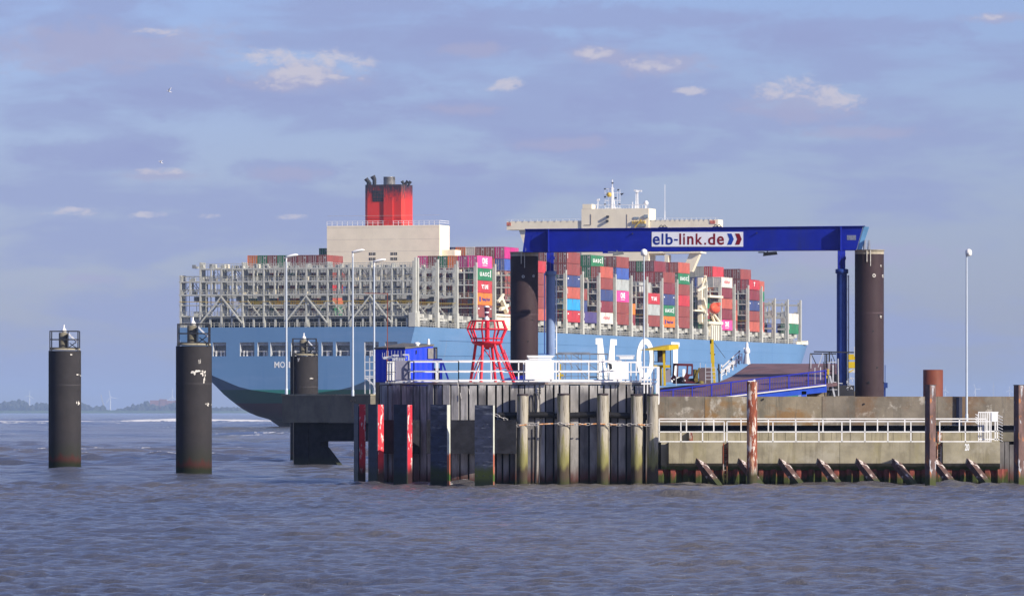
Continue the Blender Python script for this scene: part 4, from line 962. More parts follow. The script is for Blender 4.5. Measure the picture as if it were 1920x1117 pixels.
def fender(px, ytop, D, phi, sidem, frontm, label, w=.93, d=.40):
    a = rad(phi); k = F/D; front = w*math.cos(a)*k; side = d*math.sin(abs(a))*k
    # px = left edge of the front face
    xl = X(px, D); fx, fy = math.cos(a), -math.sin(a)*-1      # direction along the face (left to right it comes nearer)
    A = Vector((xl, D+w*math.sin(a)/2, 0)); Fd = Vector((math.cos(a), -math.sin(a), 0)); Sd = Vector((math.sin(a), math.cos(a), 0))
    zt_ = Z(ytop, D)
    root = thing('fender_post', A+Fd*w/2+Sd*d/2, label, 'fender post', 'square fender posts round the dock corner')
    p = [A, A+Fd*w, A+Fd*w+Sd*d, A+Sd*d]
    b = MB(); ins = .02
    b.prism([Vector((q.x, q.y, -3)) for q in (A+Fd*ins+Sd*.06, A+Fd*(w-ins)+Sd*.06, A+Fd*(w-ins)+Sd*d, A+Fd*ins+Sd*d)], (0, 0, zt_-.02+3)); b.build('core', sidem, root)
    b = MB(); b.prism([Vector((q.x, q.y, -3)) for q in (A, A+Fd*w, A+Fd*w+Sd*.06, A+Sd*.06)], (0, 0, zt_+3)); f_ = b.build('face_panel', frontm, root)
    b = MB()
    z = zt_-.4
    while z > .3:
        for u_ in (.12, .5, .88): q = A+Fd*w*u_-Sd*.004; b.tube(q, q-Sd*.012, .035, 8)
        z -= .62 if True else 0
        z0 = z
        b.v = [(vx, vy, vz) for vx, vy, vz in b.v]
        for vi in range(len(b.v)-3*32, len(b.v)): b.v[vi] = (b.v[vi][0], b.v[vi][1], b.v[vi][2]+z0)
    b.build('bolt', black_steel, f_)
    return root
fender(663, 757, 300.5, 75, red_side, blk_d, 'square fender post leftmost, narrow dark face and red side')
fender(690, 757.5, 297.5, 60, red_side, blk_d, 'square fender post with the brightest chipped red side, second from left')
fender(738, 758, 294.5, 44, red_side, blk_d, 'square fender post with navy face and thin red edge, middle one')
fender(807, 758, 291.8, 30, pale_side, blk_f, 'square fender post with scuffed face and white and orange edge')
fender(890, 759, 290.0, 15, pale_side, blk_f, 'square fender post with whitish scrapes at the chain end')

# round timber piles
pile_m = M('weathered_timber', (.36, .33, .27), .9, var=.25, scale=3, mscale=(1, 1, .12), dirt=[((.10, .085, .065), .8, (6, 6, .5), (.51, .60)), ((.20, .19, .05), .7, (2.2, 2.2, .45), (.54, .66)), ((.45, .43, .38), .5, (4, 4, .3), (.54, .62))], bump=.02, bscale=5,
           bands=[(2.6, 1.2, (.20, .19, .07), 1.9), (1.25, .8, (.065, .05, .035), 1.3), (.5, .1, (.045, .05, .02), .5)])
cap_m = M('pile_cap_rubber', (.05, .04, .045), .8, var=.3)
piles = []
for i, (px, w, yt, D, lab) in enumerate(((980, 21, 738, 295.3, 'round timber pile at the left end of the chain'), (1056.5, 23, 737, 295.4, 'round timber pile, second from the left along the chain'),
        (1130, 21.5, 737, 295.4, 'round timber pile with the most green algae, middle of the five'), (1193.5, 22.5, 738, 295.4, 'pale round timber pile, fourth along the chain'), (1224, 21.5, 738, 295.3, 'round timber pile with dark stains next to the concrete walkway'))):
    x = X(px, D); zt_ = Z(yt, D); r = w/2/F*D; root = thing('timber_pile', (x, D, 0), lab, 'timber pile', 'round timber piles in front of the dock')
    b = MB(); rr = random.Random(i+3); prof = []; n = 18; zs = np.linspace(-3, zt_-.1, 15); lean = rr.uniform(-.05, .05)
    vs = []
    ph = rr.random()*6
    for kz, z in enumerate(zs):
        for q in range(n):
            t = 2*math.pi*q/n; ra = r*(1+.05*math.sin(3*t+ph+kz*.25)+.03*math.sin(kz*1.3+ph)+rr.uniform(-.015, .015)); vs.append((x+lean*(1-z/zt_)+ra*math.cos(t), D+ra*math.sin(t), z))
    b.add(vs, [(a*n+q, a*n+(q+1) % n, (a+1)*n+(q+1) % n, (a+1)*n+q) for a in range(14) for q in range(n)], True); b.add(vs, [tuple(range(14*n, 15*n))])
    b.build('shaft', pile_m, root)
    b = MB(); b.lathe((x, D, 0), [(r*.98, zt_-.12), (r*1.02, zt_-.02), (r*.8, zt_)], 18); b.build('cap', cap_m, root); piles.append((x, D, r))
# rubber tube fenders hanging between wall and piles
rub = M('rubber_black', (.018, .018, .020), .45, var=.3, scale=3)
for (x0, y0, x1, y1, lab) in ((934, 778, 1038, 777, 'black rubber tube fender left of the second pile'), (1040, 780, 1118, 776, 'black rubber tube fender between second and third pile'), (1134, 777, 1216, 781, 'black rubber tube fender at the right end of the wall')):
    b = MB(); b.tube(P(x0, y0, 295.72), P(x1, y1, 295.72), .15, 16)
    for u_ in (.08, .5, .92):
        p = P(x0, y0, 295.72).lerp(P(x1, y1, 295.72), u_); q = P(x0, y0, 295.72).lerp(P(x1, y1, 295.72), u_+.02); b.tube(p, q, .165, 16)
    tag(b.build('rubber_fender', rub, origin=P((x0+x1)/2, 785, 295.35)), lab, 'fender', 'rubber tubes on the dock wall')
# chain with floats
steel_c = M('chain_steel', (.50, .48, .47), .45, metal=.3, var=.3, scale=20)
orange_s = M('chain_sleeve', (.62, .30, .12), .6, var=.4, scale=9, dirt=[((.70, .68, .66), .8, (6, 6, 6), (.5, .6))])
root = thing('barrier_chain', P(1090, 797, 295.0), 'steel chain with orange and white sleeves strung along the round piles', 'chain')
pts = [(928, 777), (944, 784), (958, 791), (969, 798), (992, 795), (1002, 795.5), (1046, 793.5), (1060, 795), (1080, 795), (1105, 795), (1122, 794), (1140, 795.5), (1162, 796), (1176, 796), (1192, 795), (1214, 797), (1222, 795)]
b = MB(); s_ = MB(); Dk = 295.04
for (a, c) in zip(pts, pts[1:]):
    A, C = P(*a, Dk), P(*c, Dk); L = (C-A).length; n = max(1, round(L/.2)); sleeve = L > .45 and a[0] not in (928,)
    for i in range(n):
        p, q = A.lerp(C, i/n), A.lerp(C, (i+1)/n)
        if sleeve and .2 < (i+.5)/n < .8: continue
        m_ = (p+q)/2; d_ = (q-p).normalized(); up = Vector((0, 0, 1)) if i % 2 else Vector((0, 1, .3)).normalized(); u2 = d_.cross(up).normalized()*.055; l_ = (q-p)*.62
        cs = [m_-l_-u2*.4, m_-l_*.6-u2, m_+l_*.6-u2, m_+l_-u2*.4, m_+l_+u2*.4, m_+l_*.6+u2, m_-l_*.6+u2, m_-l_+u2*.4]
        for e, f_ in zip(cs, cs[1:]+cs[:1]): b.tube(e, f_, .017, 5)
    if sleeve: s_.tube(A.lerp(C, .2), A.lerp(C, .8), .035, 8)
b.build('link', steel_c, root); s_.build('sleeve', orange_s, root)

# red beacon tower -----------------------------------------------------
redp = M('beacon_red', (.60, .02, .045), .45, var=.1, scale=2, dirt=[((.65, .30, .32), .4, (2, 2, 2), (.6, .75))])
DB = 299.5; bx = X(913.5, DB); bz = zr; kB = F/DB
bea = thing('beacon_tower', (bx, DB, bz), 'red lattice beacon tower with a basket and lamp on the timber dock', 'beacon')
def RB(px): return px/kB
b = MB(); rings = [(601.5, 31.5, .035), (617, 37.5, .04), (634.5, 29.5, .035), (641, 28, .04)]
for y, rpx, rr in rings: b.ring((bx, DB, Z(y, DB)), RB(rpx), rr, 28, 6)
nb = 9
for i in range(nb):
    t = 2*math.pi*i/nb+.25
    pp = [Vector((bx+RB(rp)*math.cos(t), DB+RB(rp)*math.sin(t), Z(y, DB))) for y, rp, _ in rings]
    for p, q in zip(pp, pp[1:]): b.bar(p, q, .07)
b.build('basket', redp, bea)
b = MB(); b.lathe((bx, DB, 0), [(RB(4), Z(652, DB)), (RB(26), Z(645, DB)), (RB(29), Z(642, DB)), (RB(29), Z(641, DB))], 24); b.build('floor_plate', redp, bea)
b = MB(); b.tube((bx+RB(0), DB, Z(655, DB)), (bx, DB, Z(600, DB)), RB(4.3), 14); b.build('centre_column', redp, bea)
for (xt, xb2, dy, dyb) in ((892, 882, .25, .9), (905, 902, -.55, -1.1), (922, 929, .6, 1.0), (927, 944, -.5, -1.0), (937, 963, .1, .3)):
    b = MB(); b.tube((X(xt, DB), DB+dy, Z(645, DB)), (X(xb2, DB), DB+dyb, bz), .075, 10); b.lathe((X(xb2, DB), DB+dyb, 0), [(.12, bz), (.12, bz+.03)], 10); b.build('leg', redp, bea)
b = MB()
for (a, c) in (((888, 713), (908, 655)), ((908, 655), (934, 690)), ((917, 652), (924, 713)), ((902, 665), (886, 700)), ((930, 655), (962, 712)), ((928, 690), (950, 690)), ((945, 655), (967, 713))): b.bar(P(a[0], a[1], DB-.2), P(c[0], c[1], DB+.3), .04)
z_ = 662
while z_ < 712: x_ = 936+(z_-650)*.42; b.bar(P(x_-3, z_, DB-.1), P(x_+5, z_, DB-.1), .04); z_ += 6.5
b.build('bracing', redp, bea)
b = MB(); lx = X(912.5, DB)
b.lathe((lx, DB, 0), [(RB(4.5), Z(601, DB)), (RB(4.5), Z(595, DB)), (RB(2.4), Z(594.5, DB)), (RB(2.4), Z(592, DB))], 16, mi=0)
b.lathe((lx, DB, 0), [(RB(3.6), Z(592, DB)), (RB(4.2), Z(588, DB)), (RB(3.6), Z(586.5, DB))], 16, mi=1)
b.lathe((lx, DB, 0), [(RB(4.4), Z(586.5, DB)), (RB(4.4), Z(584.5, DB)), (RB(3.9), Z(584.4, DB))], 16, mi=0)
b.lathe((lx, DB, 0), [(RB(3.9), Z(584.4, DB)), (RB(4.6), Z(576, DB))], 16, mi=1)
b.lathe((lx, DB, 0), [(RB(5.4), Z(576, DB)), (RB(5.4), Z(574.5, DB)), (RB(2), Z(573, DB))], 16, mi=0)
b.build('lantern', [white_paint, M('lantern_plum', (.10, .03, .06), .2, var=.2)], bea)

# white boards with lamp bars on the rail, and the equipment cabinet
board_m = M('board_white', (.80, .82, .84), .45, var=.02, scale=1)
def board(x0, x1, y0, y1, D, label, bars):
    root = thing('light_board', P((x0+x1)/2, 716, D), label, 'board', 'white boards along the dock railing')
    b = MB(); b.box(X(x0, D), X(x1, D), D, D+.12, Z(y1, D), Z(y0, D)); b.build('panel', board_m, root)
    b = MB()
    for x in (x0+6, x1-6): b.bar(P(x, 716.5, D+.2), P(x, y0-3, D+.2), .06)
    for (a, c, y, w) in bars: b.bar(P(a, y, D+.1), P(c, y, D+.1), w)
    b.build('bracket', white_paint, root)
    b = MB()
    for (a, c, y, w) in bars[:1]: b.bar(P(a-2, y-1, D+.3), P(c+2, y-1, D+.3), .12)
    b.build('lamp_bar', galv, root)
board(985, 1039, 674.5, 711, 295.4, 'wide blank white board on the railing with two lamp bars above', [(990, 1036, 669.5, .08), (988, 1040, 667, .05), (992, 1034, 673, .05)])
board(1152, 1179, 678, 711, 295.4, 'narrow blank white board on the railing near the ladder cage', [(1162, 1187, 671, .12), (1155, 1190, 666.5, .04)])
cab = thing('equipment_cabinet', P(756, 716, 298.3), 'grey panel and white caged cabinet with aerials at the left end of the dock', 'cabinet'); DC = 297.6
b = MB(); b.box(X(742, DC), X(768.5, DC), DC, DC+.1, Z(711.5, DC), Z(676, DC)); b.build('panel', M('panel_grey', (.22, .22, .29), .5, var=.03), cab)
b = MB(); b.box(X(727, DC+1), X(741.5, DC+1), DC-.08, DC+.5, Z(713, DC+1), Z(677.5, DC+1)); b.build('casing', board_m, cab)
b = MB()
for x in (725, 730, 735, 740): pbar(b, (x, 676), (x, 718), DC-.2, .022)
for y in (677, 697, 715): pbar(b, (724, y), (742, y), DC-.2, .025)
b.build('cage', black_steel, cab)
b = MB(); pbar(b, (723, 716), (770, 716), DC, .09); pbar(b, (769, 716), (769, 675), DC-.05, .05); pbar(b, (766.5, 676), (766.5, 666), DC+.2, .06); pbar(b, (736, 666), (748, 666), DC+.2, .08); pbar(b, (755, 665), (767, 665), DC+.2, .08)
for y in (669.5, 672.5): pbar(b, (720, y), (733, y-1), DC+.4, .06)
for x in (717, 721, 725, 728, 734, 740, 746, 752, 759): pbar(b, (x, 671), (x+.3, 657 if x > 724 else 661), DC+.4, .018)
for x in range(737, 760, 3): pbar(b, (x, 671), (x, 677), DC+.2, .05)
pbar(b, (718, 671), (762, 671), DC+.4, .09)
b.build('aerial_rack', galv, cab)
b = MB(); rustp = M('rusty_pole', (.20, .06, .045), .7, var=.2); pbar(b, (726.5, 716), (726.5, 549), 300, .045); pbar(b, (684, 549.5), (728, 550.5), 300, .04); pbar(b, (726, 716), (726, 664), 300, .08)
tag(b.build('signal_mast', rustp, origin=P(726.5, 716, 300)), 'thin rusty red mast with a long side arm above the cabinet', 'mast')

# blue hut ------------------------------------------------------------
DH = 322.; hut = thing('blue_hut', P(755, 716, DH), 'bright blue hut with a grey sloping roof behind the left end of the dock', 'hut')
hb_m = M('hut_blue', (.015, .05, .60), .5, var=.06, scale=.8, wave=('X', .3, .03)); 
kH = F/DH; a_ = rad(50)                                # left face turned away from the sun, right face towards it
c0 = P(759.5, 716, DH); Ld = Vector((-math.cos(a_), math.sin(a_), 0)); Rd = Vector((math.cos(rad(38)), math.sin(rad(38)), 0))
Ll = (56/kH)/math.cos(a_)*1.03; Lr = (49/kH)/math.cos(rad(38))*1.06
pA, pB, pC = c0+Ld*Ll, c0, c0+Rd*Lr; pD = pA+Rd*Lr
zA, zB, zC = Z(655, pA.y), Z(654, DH), Z(648.5, pC.y)
b = MB(); g = Z(735, DH)
base = [Vector((p.x, p.y, g)) for p in (pA, pB, pC, pD)]; tops = [Vector((pA.x, pA.y, zA)), Vector((pB.x, pB.y, zB)), Vector((pC.x, pC.y, zC)), Vector((pD.x, pD.y, zC+.1))]
b.add(base+tops, [(0, 1, 5, 4), (1, 2, 6, 5), (2, 3, 7, 6), (3, 0, 4, 7), (4, 5, 6, 7)])
b.build('wall', hb_m, hut)
roof_m = M('roof_grey', (.13, .125, .12), .85, var=.2, scale=2)
b = MB(); o_ = .18
tp = [t+(t-Vector(((pA+pC)/2).to_tuple()[:2]+(t.z,)))*.04+Vector((0, 0, .01)) for t in tops]
b.prism(tp, (0, 0, .09)); b.build('roof', roof_m, hut)
b = MB(); q = c0+Rd*(Lr*.42); b.lathe((q.x, q.y, 0), [(.12, zC), (.12, zC+.06), (.2, zC+.14), (.1, zC+.2)], 12); b.lathe((pC.x-.25, pC.y, 0), [(.1, zC), (.06, zC+.35), (.04, zC+.4)], 8); b.build('roof_vent', white_paint, hut)
b = MB(); nR = Vector((math.sin(rad(38)), -math.cos(rad(38)), 0))*.03
def wallp(u_, z): q = c0+Rd*(Lr*u_)+nR; return Vector((q.x, q.y, z))
b.prism([wallp(.80, Z(672, DH)), wallp(.99, Z(672, DH)), wallp(.99, Z(652, DH)), wallp(.80, Z(652.5, DH))], nR); b.build('door', M('door_grey', (.20, .19, .19), .5, var=.3, scale=3), hut)
b = MB(); b.prism([wallp(.38, Z(663, DH)), wallp(.40, Z(663, DH)), wallp(.40, Z(656, DH)), wallp(.38, Z(656, DH))], nR); b.build('vent_slot', soot, hut)
b = MB()                                               # glazed porch frame, stair side
x_ = lambda px: X(px, 324.)
for (a, c) in (((810, 650), (810, 716)), ((812, 651.5), (820, 652)), ((819, 652), (819, 676)), ((812, 673), (828, 673))): pbar(b, a, c, 324, .07)
b.build('porch_frame', black_steel, hut)
b = MB(); b.box(x_(812), x_(818.5), 324.1, 324.14, Z(672, 324), Z(653, 324)); b.build('porch_pane', M('pane_grey', (.45, .47, .5), .15, var=.3, scale=2), hut)
b = MB(); D_ = 321.
for (a, c, w) in (((827, 674), (827, 716), .14), ((829, 676), (842, 716), .10), ((812, 675), (829, 675), .14), ((812, 675), (812, 716), .12)): pbar(b, a, c, D_, w)
b.build('stair_frame', blue_steel, hut)
b = MB(); b.box(X(813, 321.4), X(827, 321.4), 321.4, 321.5, Z(716, 321), Z(690, 321)); b.box(X(704, 323), X(800, 323), 323, 325, -3, Z(716, 323)); b.build('plinth', leg_m, hut)
b = MB()                                               # thin fence rails left of the hut
for x in (684, 693, 701): pbar(b, (x, 666), (x+.5, 738), 397.2, .07)
for y in (678.5, 694, 705, 708): pbar(b, (684, y), (728, y), 397.2, .06)
pbar(b, (686, 708), (716, 735), 397, .1); pbar(b, (684, 642), (684, 666), 397.2, .07)
b.box(X(693, 397), X(696, 397), 397, 397.2, Z(668, 397), Z(657, 397))
tag(b.build('stair_rail', galv, origin=P(690, 738, 397.2)), 'thin grey stair rail between the concrete block and the blue hut', 'railing')
# ------------------------------------------------------------------ sea wall, walkway and sheet piling on the right
DW = 303.; 
wall = thing('sea_wall', P(1600, 797, DW), 'long stained concrete sea wall running to the right edge', 'sea wall')
zW, zWb = Z(743, DW), Z(797, DW)
for i, (x0, x1, m_) in enumerate(((1226, 1321, concrete_b), (1321.8, 1541, concrete_wall), (1541.8, 1757, concrete_b), (1757.6, 2010, concrete_b), (2010.6, 2300, concrete_wall))):
    b = MB(); b.box(X(x0, DW), X(x1, DW), DW+.02*(i % 2), DW+1.2, zWb, zW); b.build('wall_panel', m_, wall)
b = MB(); b.box(X(1226, DW), X(2300, DW), DW+.3, DW+1.1, -3, zWb-.01); b.build('wall_foot', leg_m, wall)
b = MB(); b.box(X(1793, DW), X(1804, DW), DW-.07, DW-.001, zWb, zW-.02); b.build('lamp_shadow_strip', M('shadow_slate', (.05, .055, .085), .6), wall)  # dark strip put where the lamp post's shadow falls
b = MB()
for (x, y) in ((1431, 748), (1620, 757)): b.tube(P(x, y, DW), P(x, y, DW-.05), .05, 8)
b.build('anchor_hole', soot, wall)
pier = MB(); 
pier.prism([(X(1226, 304), 304.2, zW-.35), (X(2600, 304), 304.2, zW-.35), (X(2300, 304), 470, zW-.35), (X(1226, 304)+2, 470, zW-.35)], (0, 0, .2)); 
pier.box(X(1226, 304)+.3, X(2300, 304), 304.4, 468, -3, zW-.36) if False else None
tag(pier.build('pier_deck', concrete_b, origin=(X(1500, 304), 304.2, 0)), kind='structure')

DQ = 298.; zq = Z(828.5, DQ); zqb = Z(868, DQ)
walk = thing('quay_walkway', P(1556, 868, DQ), 'low concrete walkway with white railing numbered 20 in front of the sea wall', 'walkway')
b = MB()
segs = [(1254, 1354), (1366, 1574.3), (1575, 1754), (1768, 1875)]
for x0, x1 in segs:
    xa, xb = X(x0, DQ), X(x1, DQ)
    pr_ = [(DQ, zq), (DQ, zqb), (DQ+.5, zqb-.36), (DQ+4.2, zqb-.36), (DQ+4.2, zq)]
    b.prism([(xa, y, z) for y, z in pr_], (xb-xa, 0, 0))
for x0, x1 in ((1354, 1366), (1754, 1768)):            # ladder recesses
    b.box(X(x0, DQ), X(x1, DQ), DQ+.5, DQ+4.2, zqb-.36, zq-.02)
b.box(X(1240, DQ), X(1254, DQ), DQ+.35, DQ+4.2, zqb-.3, zq-.02)
b.build('walkway_beam', concrete_pale, walk)
b = MB()
for x0, x1 in ((1354, 1366), (1754, 1768)):
    xc = (x0+x1)/2
    for x in (xc-3.4, xc+3.4): pbar(b, (x, 829), (x, 905), DQ+.2, .06)
    y = 833
    while y < 905: pbar(b, (xc-3.4, y), (xc+3.4, y), DQ+.2, .04); y += 8
b.build('ladder', rust_pile, walk)
b = MB(); Du = 301.2; zu = Z(809, Du); x = 1237
rj = random.Random(4)
while x < 1875:
    w = rj.choice((16, 36, 40, 30)); x1 = min(x+w, 1875); b.box(X(x, Du), X(x1-.6, Du), Du, Du+.8, zq-.02, zu); x = x1
b.build('kerb_block', concrete_pale, walk)
for px in (1292, 1758): b = MB(); b.box(X(px, Du-.2), X(px+7, Du-.2), Du-.25, Du-.02, zq, zu+.02); b.build('rusty_post', rust_pile, walk)
railing('railing', [(X(1236, 298.12), 298.12, zq), (X(1358, 298.12), 298.12, zq)], 1.05, walk, white_paint, 1.12, rails=(1.0, .5, .03), r=.027)
railing('railing', [(X(1363, 298.12), 298.12, zq), (X(1751, 298.12), 298.12, zq)], 1.05, walk, white_paint, 1.15, rails=(1.0, .5, .03), r=.027)
railing('railing', [(X(1762, 298.12), 298.12, zq), (X(1858, 298.12), 298.12, zq)], 1.05, walk, white_paint, 1.1, rails=(1.0, .5, .03), r=.027)
railing('railing', [(X(1236, 302.3), 302.3, zu-.02), (X(1850, 302.3), 302.3, zu-.02)], .68, walk, white_paint, 1.45, rails=(1.0,), r=.03)
b = MB()
text_into(b, '20', X(1809, DQ), X(1817.5, DQ), Z(844.5, DQ), Z(831, DQ), lambda x, z, d: (x, DQ-.004-d, z), bold=.04, depth=.004)
b.build('number', wht, walk)
gate = thing('gate', P(1856, 828, 298.3), 'white barred gate with sideways spikes at the right end of the walkway', 'gate')
b = MB(); Dg = 298.4
for x in (1835, 1839, 1843, 1847, 1851, 1855, 1858): pbar(b, (x, 773), (x, 826), Dg, .05)
for x in (1866, 1870): pbar(b, (x, 774), (x, 826), Dg, .06)
for y in (772.5, 808, 823): pbar(b, (1834, y), (1872, y), Dg, .06)
b.build('bars', white_paint, gate)
b = MB(); b.box(X(1859, Dg), X(1871, Dg), Dg-.05, Dg+.15, Z(790, Dg), Z(773, Dg)); b.build('lock_box', board_m, gate)
b = MB()
for i in range(9): pbar(b, (1872, 778+i*5.6), (1880, 782+i*5.6), Dg, .03, Dg-.1)
b.build('spikes', white_paint, gate); b = MB(); pbar(b, (1834, 775), (1834, 800), Dg, .04)
for i in range(4): pbar(b, (1834, 779+i*5), (1829, 776+i*5), Dg, .03)
b.build('spikes', white_paint, gate)
# sheet piling below the walkway
shm = M('rusty_sheet_pile', (.20, .055, .045), .85, var=.35, scale=3, mscale=(1, 1, .5), dirt=[((.35, .16, .10), .5, (2, 2, .6), (.55, .7))], bump=.01, bands=[(.62, .30, (.04, .055, .014), 1.2), (.2, .05, (.02, .025, .01), .3)])
b = MB(); x = X(1232, 300.5); xe = X(1872, 300.5); vs = []
while x < xe:
    for dx, dy in ((0, 0), (.22, 0), (.32, .28), (.54, .28)): vs.append((x+dx, 298.42+dy))
    x += .64
n = len(vs); b.add([(x, y, -3) for x, y in vs]+[(x, y, zqb-.3) for x, y in vs], [(i, i+1, n+i+1, n+i) for i in range(n-1)])
b.add([(x, y+.02, -3) for x, y in vs]+[(x, y+.02, zqb-.3) for x, y in vs], [(i, n+i, n+i+1, i+1) for i in range(n-1)])
tag(b.build('sheet_piling', shm, origin=P(1560, 908, 300.3)), 'rusty corrugated sheet piling with green algae under the walkway', 'sheet piling')
rk = M('raking_pile_steel', (.10, .06, .055), .7, var=.3, scale=4, dirt=[((.55, .50, .48), .85, (3.5, 3.5, 2.5), (.56, .61))], bands=[(.45, .2, (.04, .05, .02), .5)])
for i, (xt, wd) in enumerate(((1303, 1), (1382, 1), (1458, 1), (1530, 1), (1603, 1), (1670, 1), (1745, .9), (1810, .95))):
    b = MB(); A = P(xt+5, 862, 298.2); C = P(xt+52, 922, 296.8); b.bar(A, C, .38, .30)
    o = b.build('raking_pile', rk, origin=C)
    tag(o, ['slanting steel pile under the walkway, leftmost', 'slanting steel pile partly hidden by the peeling rusty tube', 'slanting steel pile just right of the peeling rusty tube', 'slanting steel pile, fourth from the left under the walkway', 'slanting steel pile below the walkway joint, fifth from left',
            'slanting steel pile, third from the right under the walkway', 'slanting steel pile half hidden by the square rusty post', 'slanting steel pile below the number 20'][i], 'raking pile', 'slanting piles under the walkway')
# dark timber wall right of the walkway
b = MB(); rr = random.Random(8); x = 1875
while x < 2300:
    w = rr.choice((9, 12, 16)); Dn = 302+rr.uniform(-.05, .1); b.box(X(x, Dn), X(x+w-1, Dn), Dn, Dn+.3, -3, Z(rr.choice((828, 828, 833)), Dn), mi=rr.choice((0, 1, 1))); x += w
b.box(X(1876, 302.3), X(2300, 302.3), 302.2, 303.2, Z(827, 302), Z(810, 302), mi=2)
tag(b.build('timber_revetment', [pw[2], leg_m, concrete_dark], origin=P(1900, 905, 302)), 'dark timber revetment under a concrete ledge at the right edge', 'revetment')

# free standing steel posts in front
def rpost(name, px, w, yt, D, round_, label):
    x = X(px, D); zt_ = Z(yt, D); r = w/2*D/F; root = thing(name, (x, D, 0), label, 'mooring post', 'rusty steel posts in front of the walkway')
    b = MB()
    if round_:
        b.lathe((x, D, 0), [(r, -3), (r, zt_-.02), (r*.9, zt_)], 24); b.build('shaft', rust_pile, root)
        b = MB(); b.box(x-.2, x+.05, D-.1, D+.1, zt_, zt_+.04); b.lathe((x+.1, D, 0), [(.06, zt_), (.06, zt_+.1)], 8); b.build('top_fitting', white_paint, root)
    else:
        s_ = r*1.45; b.rbox(x, D, s_, s_*.9, -3, zt_-.03, 38); b.build('shaft', rust2, root)
        b = MB(); b.rbox(x, D, s_*1.08, s_*.98, zt_-.03, zt_, 38); b.build('cap', M('cap_slate', (.10, .10, .11), .7, var=.3), root)
    return root
rust2 = M('rusty_box_pile', (.135, .085, .078), .8, var=.35, scale=3, mscale=(1, 1, .4), dirt=[((.45, .47, .52), .85, (3, 3, .9), (.56, .61)), ((.42, .16, .05), .8, (3.5, 3.5, 1.6), (.58, .63)), ((.05, .05, .06), .5, (1, 1, 1), (.55, .7))], bump=.01,
          bands=[(.7, .3, (.05, .06, .02), .6)])
rpost('rusty_post', 1410, 19.5, 715, 291.8, True, 'round rusty steel tube with peeling white paint in front of the walkway')
rpost('rusty_post', 1744.5, 21, 721, 291.0, False, 'square rusty post in front of the short brown tube')
rpost('rusty_post', 1911, 21, 721, 293.5, False, 'square rusty post with blue grey patches at the right edge')

# brown tube stub behind the wall, right lamp, globe lamp
b = MB(); D_ = 418.; r = 18.7*D_/F; x = X(1749.5, D_); b.lathe((x, D_, 0), [(r, -3), (r, Z(693.5, D_)), (r-.04, Z(692.8, D_)), (r-.06, Z(696, D_))], 40)
tag(b.build('tube_stub', M('primer_brown', (.15, .042, .024), .6, var=.12, scale=1, dirt=[((.10, .04, .03), .5, (.6, .6, .2), (.5, .7))]), origin=(x, D_, 0)), 'short brown steel tube standing behind the sea wall', 'tube')
lamp_post(1812.5, 470, 790, 302.6, 'tall thin lamp post fixed to the sea wall at the right', head='box', wpx=4.6)
lamp_post(1207.5, 470, 716, 301.5, 'thin lamp post with a round head in front of the blue beam', head='globe', wpx=3.4, zb=zd)

# ------------------------------------------------------------------ gantry of the ferry ramp
tube_m = M('brown_grey_tube', (.098, .066, .076), .5, var=.1, scale=.5, dirt=[((.14, .078, .082), .5, (.5, .5, .2), (.5, .72)), ((.08, .07, .075), .5, (.7, .7, .25), (.55, .7))], bump=.004)
cream_ring = M('cream_ring', (.42, .38, .30), .7, var=.2, scale=3)
def tower(px, w, yt, D, label, eyes, seams):
    x = X(px, D); r = w/2*D/F; zt_ = Z(yt, D)
    root = thing('gantry_tower', (x, D, 0), label, 'tower', 'steel tube towers carrying the blue beam')
    b = MB(); b.lathe((x, D, 0), [(r, -3), (r, zt_-.32)], 64)
    for z_ in (5.2, 8.1, 10.9): b.lathe((x, D, 0), [(r+.012, z_), (r+.012, z_+.05)], 64); b.build('tube', tube_m, root)
    b = MB(); b.lathe((x, D, 0), [(r+.004, zt_-.32), (r+.004, zt_-.05), (r+.05, zt_-.05), (r+.05, zt_)], 48); b.build('top_ring', cream_ring, root)
    def on(px_, py_, rr, m_, nm):
        b = MB(); a = math.asin(max(-.98, min(.98, (px_-px)/(w/2)))); n = Vector((math.sin(a), -math.cos(a), 0)); c = Vector((x, D, Z(py_, D)))+n*(r-.02); b.tube(c, c+n*.06, rr, 12); b.tube(c+n*.06, c+n*.08, rr*.5, 12, mi=1); b.build(nm, m_, root)
    for e in eyes: on(e[0], e[1], e[2], [dropping, black_steel], 'lifting_eye')
    for e in seams: on(e[0], e[1], e[2], [black_steel, black_steel], 'bolt_hole')
    b = MB()
    for a in (-.12, .12): 
        q = (x+(r+.02)*math.sin(a-.1), D-(r+.02)*math.cos(a-.1)); b.bar((*q, zt_-1.2+.3*(a < 0)), (*q, zt_-.05), .05)
    b.build('cable_strip', dropping, root)
    return root
tower(983, 52, 472.5, 437, 'large dark steel tube tower at the left end of the blue beam', [(981, 519, .11), (1000, 518, .09)], [(990, 640, .05), (998, 600, .05)])
tower(1630, 54.5, 468.5, 430.5, 'large brown steel tube tower at the right end of the blue beam', [(1637, 517, .13), (1654, 518, .11), (1650, 499, .07), (1650, 594, .09)], [(1646, 591, .05), (1652, 590, .04), (1635, 621, .06), (1643, 689, .07), (1627, 717, .09), (1656, 717, .06)])
